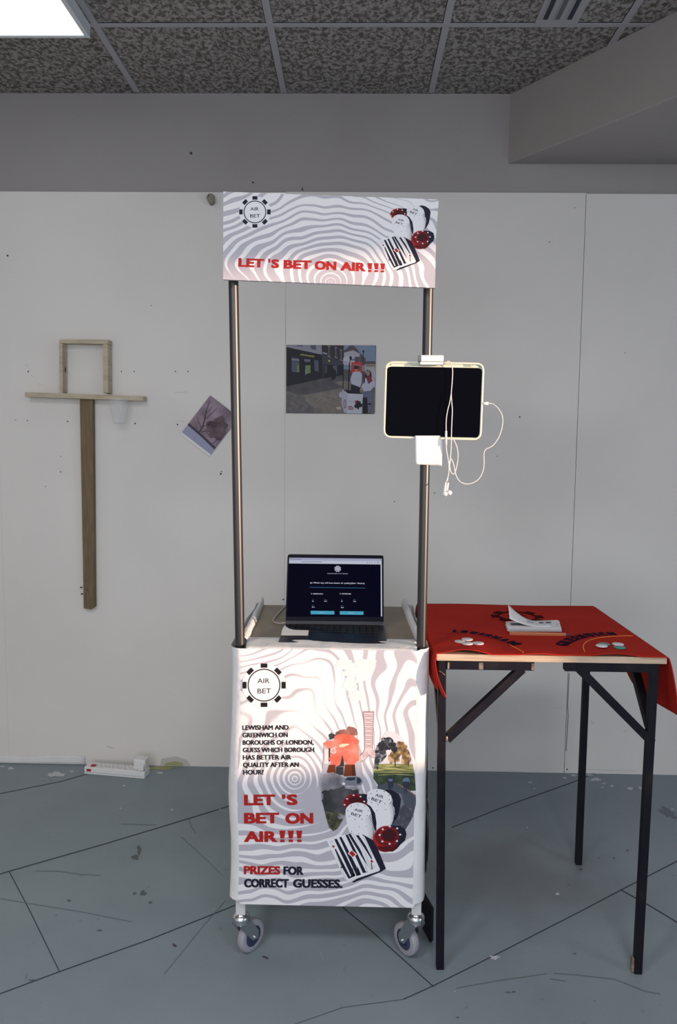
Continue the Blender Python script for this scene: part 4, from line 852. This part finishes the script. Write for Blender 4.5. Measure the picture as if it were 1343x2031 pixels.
b.line([(.02, .85), (.32, .85)], .03, 'flyer_edge', 1); b.rect(.40, .25, .55, .6, 'flyer_edge', 1); tag(b.build('flyer', origin=(A_.x, A_.y, zt), solid=.0005), 'white flyer curling up at its left end on top of the stack', 'paper', 'curled flyer on the stack')
pa, pb = atZ(1011, 1256.5, TZ+.008), atZ(1120, 1258.5, TZ+.008)
t = thing('pencil', 'brown wooden pencil lying in front of the flyers on the red cloth', 'pencil', tuple(pa.lerp(pb, .5)))
d = (pb-pa).normalized(); b = MB(); b.lathe([(0, 0), (.0054, 0), (.0054, (pb-pa).length), ], pa, d, 'pencil_wood', 6, False); b.lathe([(.0054, 0), (.0022, .012)], pb, d, 'pencil_wood', 12); b.build('barrel', t)
b = MB(); b.lathe([(.0046, .002), (.0036, .006), (.0008, .017), (0, .017)], pb+d*.001, d, 'pencil_lead', 12); b.build('tip', t)

# ------------------------------------------------------------------ things between cart and table, at floor level
zc = atZ(850, 1850, 0)
b = MB()
bx0, bx1 = .213, .240
b.plate([Vector((bx0-.025, 2.30, 0)), Vector((bx1-.003, 2.10, 0)), Vector((bx1-.003, 2.10, .10)), Vector((bx0-.025, 2.30, .10))], (.010, .012, 0), 'steel_black')
tag(b.build('black_panel', origin=(.21, 2.2, 0), bevel=.002), 'dark flat panel standing on the floor between cart and table leg', 'panel')
b = MB(); C0 = Vector((.232, 2.30, .20))
for k in range(5):
    pts = [C0+Vector((.006*math.sin(k*2+t_*.5)+.002*k-.004, (.075-.005*k)*math.cos(t_*2*PI/16), (.135-.012*k)*math.sin(t_*2*PI/16)+.03)) for t_ in range(17)]
    b.tube(pts, .004, 'pole_black', 8, 3)
tag(b.build('coiled_cable', origin=(C0.x, C0.y, .1)), 'black coiled cable hanging behind the left table leg beside the cart', 'cable')

# ------------------------------------------------------------------ on the wall
def wx(px, py, Y=DW): return atY(px, py, Y)
YFm = DW-.055
fc = wx(172, 786, YFm)
t = thing('wooden_target_frame', 'pale timber cross with a square frame on top mounted on the left wall', 'wall frame', (fc.x, DW, wx(172, 1208).z))
def wb(pa, pb, hpx, mm, name, depth=.054, y0=None, extra=None):
    b = MB(); Yf = DW-depth-.001 if y0 is None else y0; a = wx(*pa, Yf); c = wx(*pb, Yf); b.beam((a.x, Yf+depth/2, a.z), (c.x, Yf+depth/2, c.z), depth if abs(a.x-c.x) > abs(a.z-c.z) else hpx/465*1.0, hpx/465 if abs(a.x-c.x) > abs(a.z-c.z) else depth, mm)
    if extra: extra(b, Yf)
    return b.build(name, t, bevel=.0012)
wb((49, 782.5), (284, 790.5), 9, 'pine', 'crossbar')
Yf = DW-.055
def member(q, name, mm='pine', depth=.054, ex=None):
    b = MB(); Y_ = DW-.001-depth; b.plate([wx(x, y, Y_) for x, y in q], (0, depth, 0), mm)
    if ex: b.map = lambda x, y, l: atY(x, y, Y_-.0003*l); ex(b)
    return b.build(name, t, bevel=.001)
member([(117, 673), (214.5, 673.5), (214.5, 682), (117, 680.5)], 'frame_top')
member([(117, 681), (124, 681), (124.5, 777.5), (118, 777.5)], 'frame_upright'); member([(204, 682.5), (213.5, 682.5), (214.5, 779.5), (205, 779.5)], 'frame_upright')
kn = MB(); kp = wx(124.2, 732, Yf); kn.ball((kp.x+.001, Yf+.03, kp.z), .007, 'knot', (.1, 1, 1.6)); kn.build('knot', t)
member([(158, 789.5), (183.5, 790.5), (187, 1204), (181, 1209), (166, 1207)], 'post', 'post_wood', .030, lambda b: (b.line([(171, 1170.5), (175.5, 1170.5)], 1.6, 'hole', 1), b.line([(176, 1172), (177, 1205)], .8, 'knot', 1), b.line([(169.5, 1175), (168, 1203)], .8, 'knot', 1), b.ell(171.5, 1151.5, 1.6, .9, 'knot', 1, n=10)))
for (x, y) in ((186, 1176.5), (186.5, 1199), (163, 1178), (161.5, 1165)):
    p = wx(x, y, DW-.016); s = 1 if x > 175 else -1; b = MB(); b.cyl((p.x-.003*s, DW-.016, p.z), (p.x+.005*s, DW-.016, p.z), .006 if s > 0 else .003, 'bolt_dark', 12); b.build('bolt', t)
b = MB()
def filmf(u, v):
    p = wx(125+(204-125)*u, 684+(778-684)*v, DW-.018); p.y += .006*noise.noise(Vector((u*4, v*4, 1))); return p
b.grid(filmf, 16, 16, 'clear_film'); b.build('clear_film', t)
b = MB(); cp = wx(238, 789, DW-.034); cq = wx(234, 838, DW-.034); H_ = cp.z-cq.z
b.lathe([(.042, 0), (.0425, -.003), (.034, -H_*.55), (.024, -H_*.93), (.022, -H_), (0, -H_)], (cp.x, DW-.048, cp.z-.004), (0, 0, 1), 'clear_cup', 32)
b.lathe([(.0425, 0), (.044, -.0015), (.0425, -.003)], (cp.x, DW-.048, cp.z-.004), (0, 0, 1), 'cup_rim', 32); b.lathe([(.024, -H_*.96), (.022, -H_), (.012, -H_)], (cp.x, DW-.048, cp.z-.004), (0, 0, 1), 'cup_rim', 32)
cup = tag(b.build('plastic_cup', origin=(cp.x, DW-.048, cp.z-.004)), 'clear plastic cup hanging under the right end of the timber crossbar', 'cup')
# mauve tree print
b = MB(); q = [(417, 784), (474, 828), (415, 905), (358, 861)]; b.plate([wx(x, y, DW-.006) for x, y in q], (0, .001, 0), 'card_white')
b.map = lambda x, y, l: atY(x, y, DW-.0066-.0003*l)
def Q(u, v): a = Vector(q[3])+(Vector(q[0])-Vector(q[3]))*u; c = Vector(q[2])+(Vector(q[1])-Vector(q[2]))*u; r = a+(c-a)*v; return (r.x, r.y)
b.T = Q   # u runs up the picture, v runs across it
b.poly([(.05, .0), (1, 0), (1, 1), (.05, 1)], 'print_mauve', 1); b.poly([(.05, .0), (.26, .0), (.24, .5), (.2, 1), (.05, 1)], 'print_bluegrey', 2)
b.line([(.26, 0), (.24, .5), (.2, 1)], .05, 'print_branch', 3); b.blob(.55, .70, .24, .28, 'print_dark_crown', 3, .15, seed=3)
b.line([(.24, .38), (.4, .36), (.55, .28), (.72, .16), (.92, .08)], .045, 'print_branch', 4, w1=.012)
for pts in ([(.4,.36),(.55,.5),(.66,.66),(.66,.86)], [(.48,.33),(.6,.22),(.62,.1)], [(.55,.28),(.72,.34),(.9,.36)], [(.5,.44),(.5,.6),(.42,.75)], [(.66,.2),(.75,.24),(.86,.22)], [(.35,.37),(.42,.2),(.5,.06)], [(.3,.42),(.4,.55),(.42,.68)], [(.22,.86),(.4,.9),(.55,.98)], [(.6,.55),(.76,.56),(.85,.64)]): b.line(pts, .02, 'print_branch', 4.5, w1=.006)
tag(b.build('tree_photo_print', origin=wx(415, 905, DW-.006)), 'small tilted mauve print of a bare tree pinned left of the left pole', 'photo print')
# street photo print
b = MB(); q2 = [(568, 684.5), (746, 685), (743.5, 818), (740.5, 821), (567.5, 819.5)]; b.plate([wx(x, y, DW-.004) for x, y in q2], (0, .001, 0), 'st_road')
s6 = 6.105; b.map = lambda x, y, l: atY(x, y, DW-.0046-.0003*l); b.T = lambda x, y: (540+x/s6, 670+y/s6)
b.poly([(172,600),(860,540),(1245,600),(1240,915),(170,908)], 'st_paving', 1); b.poly([(380,690),(850,610),(1100,620),(900,915),(500,912),(520,860),(400,760)], 'st_pavelit', 1.5); b.poly([(172,580),(600,505),(860,480),(860,600),(430,680),(300,690),(172,640)], 'st_road', 2); b.line([(360,695),(600,650),(860,605)], 12, 'st_joint', 2.5)
b.poly([(750,535),(860,520),(1000,530),(960,600),(860,598)], 'st_pavelit', 2.2)
for p in ([(190,905),(270,850),(240,830),(172,800)], [(270,850),(380,908)], [(380,900),(480,850),(600,740)], [(250,700),(400,790),(480,850)], [(550,912),(600,870),(700,910)], [(480,850),(600,870)], [(640,780),(800,850),(830,840)], [(600,700),(760,750)]): b.line(p, 5, 'st_joint', 3)
b.poly([(862,92),(1253,95),(1250,420),(862,380)], 'st_sky', 1); b.poly([(172,85),(600,88),(605,205),(172,120)], 'st_white', 2); b.poly([(172,112),(605,205),(615,490),(172,590)], 'st_shop', 3)
b.poly([(460,92),(528,92),(530,150),(470,135)], 'st_window', 3); b.poly([(290,90),(370,92),(370,108),(290,98)], 'st_window', 3); b.line([(605,90),(605,210)], 6, 'st_window', 3)
b.text('ASHBURNHAM BAR', (338, 212), (512, 238), 22, 'st_yellow', 5, .01)
for pts in ([(233,235),(326,250),(328,420),(238,412)], [(388,258),(460,262),(462,298),(390,294)], [(508,268),(560,275),(562,408),(515,400)]): b.poly(pts, 'st_window', 5)
b.poly([(400,335),(462,330),(464,425),(405,440)], 'st_green', 5); b.line([(404,380),(404,450)], 8, 'st_white', 6); b.line([(238,262),(326,270)], 14, 'st_white', 6); b.rect(300, 330, 326, 412, 'st_green', 6); b.line([(388,268),(460,272)], 8, 'st_white', 6)
b.poly([(600,88),(866,92),(862,290),(610,215)], 'st_brick', 3); b.poly([(612,205),(860,290),(860,335),(620,320)], 'st_slate', 4)
for x, y in ((670,100),(752,112),(815,145)): b.poly([(x,y),(x+34,y+8),(x+36,y+135),(x+4,y+118)], 'st_slate', 5); b.line([(x,y+118),(x+42,y+136)], 9, 'st_white', 6); b.line([(x,y),(x+36,y+10)], 9, 'st_white', 6); b.line([(x+18,y+5),(x+20,y+125)], 4, 'st_white', 6)
b.poly([(612,170),(665,185),(665,205),(612,192)], 'st_white', 5); b.poly([(618,320),(860,335),(862,450),(620,490)], 'st_shop', 4)
b.rect(628, 330, 665, 430, 'st_slate', 5); b.rect(735, 335, 785, 440, 'st_window', 5); b.rect(672, 360, 735, 470, 'st_black', 5); b.blob(742, 440, 32, 70, 'st_black', 6, .1, seed=3); b.ell(690, 280, 12, 12, 'st_yellow', 6, n=12); b.line([(710,285),(780,298)], 12, 'st_slate', 6)
b.poly([(862,150),(900,135),(940,95),(985,92),(1030,140),(1060,180),(1130,250),(1130,330),(862,330)], 'st_roof', 3); b.poly([(870,180),(980,150),(1060,190),(1060,330),(870,330)], 'st_house', 4); b.rect(1000, 230, 1058, 320, 'st_roof', 4.5)
b.poly([(1120,290),(1250,285),(1250,480),(1130,470)], 'st_tan', 3); b.rect(1120, 285, 1250, 318, 'st_roof', 3.5)
for k in range(6): b.rect(1142+k*18, 325, 1152+k*18, 350, 'st_roof', 4)
b.poly([(1150,380),(1248,370),(1245,600),(1200,600)], 'st_house', 4); b.line([(1102,160),(1100,300)], 7, 'st_black', 5); b.ell(1103, 165, 10, 16, 'st_black', 5, n=12)
b.poly([(962,300),(1080,290),(1090,330),(1085,430),(955,425)], 'st_phone', 5); b.rect(985, 335, 1060, 385, 'st_roof', 5.2); b.line([(985,328),(1065,330)], 8, 'st_white', 5.4)
b.poly([(860,240),(940,215),(935,300),(860,318)], 'st_cart', 6); b.line([(868,300),(905,290)], 7, 'st_red', 7); b.line([(940,265),(1000,265)], 8, 'st_black', 6); b.rect(935, 225, 962, 260, 'st_black', 6.5)
b.line([(860,318),(857,612)], 9, 'st_black', 6); b.line([(938,268),(920,680)], 12, 'st_black', 6)
# two people in the print
b.poly([(958,550),(1060,560),(1062,660),(948,665)], 'st_black', 6); b.poly([(975,420),(1020,405),(1065,412),(1088,440),(1085,540),(1065,600),(960,560),(945,500)], 'st_shirt', 7); b.ell(1018, 385, 19, 27, 'st_skin', 8, n=20); b.ell(1018, 360, 26, 20, 'st_hair', 8.2, n=20); b.line([(950,490),(1000,510),(1060,490)], 7, 'st_cartside', 8)
b.poly([(1115,640),(1205,640),(1195,900),(1100,915),(1095,700)], 'st_jeans', 6.5); b.poly([(1105,530),(1130,480),(1200,490),(1245,530),(1240,580),(1190,640),(1110,650),(1070,620)], 'st_shirt', 7); b.blob(1165, 450, 38, 60, 'st_hair', 7.2, .1, seed=1); b.poly([(1130,440),(1100,560),(1120,545)], 'st_hair', 7.3); b.ell(1160, 430, 22, 32, 'st_skin', 8, n=20); b.poly([(1145,470),(1190,465),(1215,520),(1165,560),(1150,520)], 'st_red', 7.6); b.line([(1080,600),(1105,650)], 12, 'st_skin', 8)
b.poly([(1090,720),(1150,720),(1160,915),(1100,915)], 'st_black', 7)
b.poly([(845,625),(915,670),(905,915),(870,905),(838,790)], 'st_cartside', 8); b.poly([(915,672),(1100,680),(1085,918),(905,915)], 'st_cart', 8); b.poly([(870,622),(1050,655),(1098,682),(918,674)], 'st_black', 8.2); b.ring(880, 800, 12, 50, 7, 'st_red', 9); b.blob(1040, 810, 45, 50, 'st_black', 9, .3, seed=4); b.rect(1005, 765, 1025, 785, 'st_phone', 9.4)
for y, w in ((830,50),(845,68),(862,66)): b.line([(918, y), (918+w, y+3)], 9, 'st_red', 9)
b.line([(918,770),(985,775)], 18, 'st_cartside', 9); b.blob(828, 690, 15, 35, 'st_cart', 8, .2, seed=6); b.poly([(770,840),(825,832),(835,862),(790,872)], 'st_tan', 8); b.line([(1100,805),(1200,800)], 18, 'st_shop', 9)
tag(b.build('street_photo_print', origin=wx(655, 820, DW-.004)), 'street photo print with two people and a cart, stuck on the wall above the laptop', 'photo print')
# wooden peg
b = MB(); P_ = [(408.5, 391), (413, 383.5), (420, 383), (423.5, 386), (424, 399), (419, 403.5), (413.5, 402)]
b.plate([wx(x, y, DW-.035) for x, y in P_], (0, .034, 0), 'peg'); b.map = lambda x, y, l: atY(x, y, DW-.0355); b.ell(413.7, 387.8, 1.5, 1.5, 'hole', 1, n=10)
tag(b.build('wooden_peg', origin=wx(415, 400, DW), bevel=.003), 'small wooden peg fixed near the top of the wall left of the sign', 'peg')
# power strip with adapter
a = atZ(170, 1527, 0); c = atZ(284, 1532, 0)
a = Vector((wx(169, 1515, 3.19).x, 3.175, 0)); c = Vector((wx(287, 1522, 3.14).x, 3.135, 0)); d = (c-a).normalized(); nn = Vector((-d.y, d.x, 0)); Lp = (c-a).length
t = thing('power_strip', 'white extension socket strip with a red switch on the floor by the wall', 'power strip', tuple(a.lerp(c, .5)+nn*.03))
M = Matrix(((d.x, nn.x, 0, a.x), (d.y, nn.y, 0, a.y), (0, 0, 1, 0), (0, 0, 0, 1)))
b = MB(); b.box((0, 0, 0), (Lp, .055, .032), 'plastic_white', M); b.map = lambda x, y, l: M @ Vector((x*Lp, y*.055, .032+.0003*l)); 
for k in range(4):
    x = .22+.2*k; b.ring(x, .5, .085, .42, .006, 'grey_plastic', 1, n=24)
    for dx, dy in ((0, .2), (-.03, -.15), (.03, -.15)): b.rect(x+dx-.008, .5+dy-.05, x+dx+.008, .5+dy+.05, 'hole', 2)
b.map = lambda x, y, l: M @ Vector((x*Lp, -.0003*l, y)); b.line([(.02, .010), (.98, .010)], .0015, 'grey_plastic', 1); b.build('body', t, bevel=.003)
b = MB(); b.box((.025*1, .008, .032), (.045, .026, .0365), 'switch_red', M); b.build('switch', t, bevel=.001); b = MB(); b.box((.012, -.0015, .014), (.032, .0, .024), 'switch_red', M); b.build('indicator', t)
p = M @ Vector((Lp*.87, .03, .0325))
b = MB(); b.box((Lp*.80, .012, .0326), (Lp*.995, .056, .078), 'plastic_white', M); b.box((Lp*.90, -.004, .034), (Lp*.99, .012, .060), 'plastic_white', M); tag(b.build('plug_adapter', origin=p, bevel=.004), 'white plug adapter stuck in the right end of the power strip', 'plug')

for o in list(bpy.data.objects):
    if '_w' in o.keys(): del o['_w']
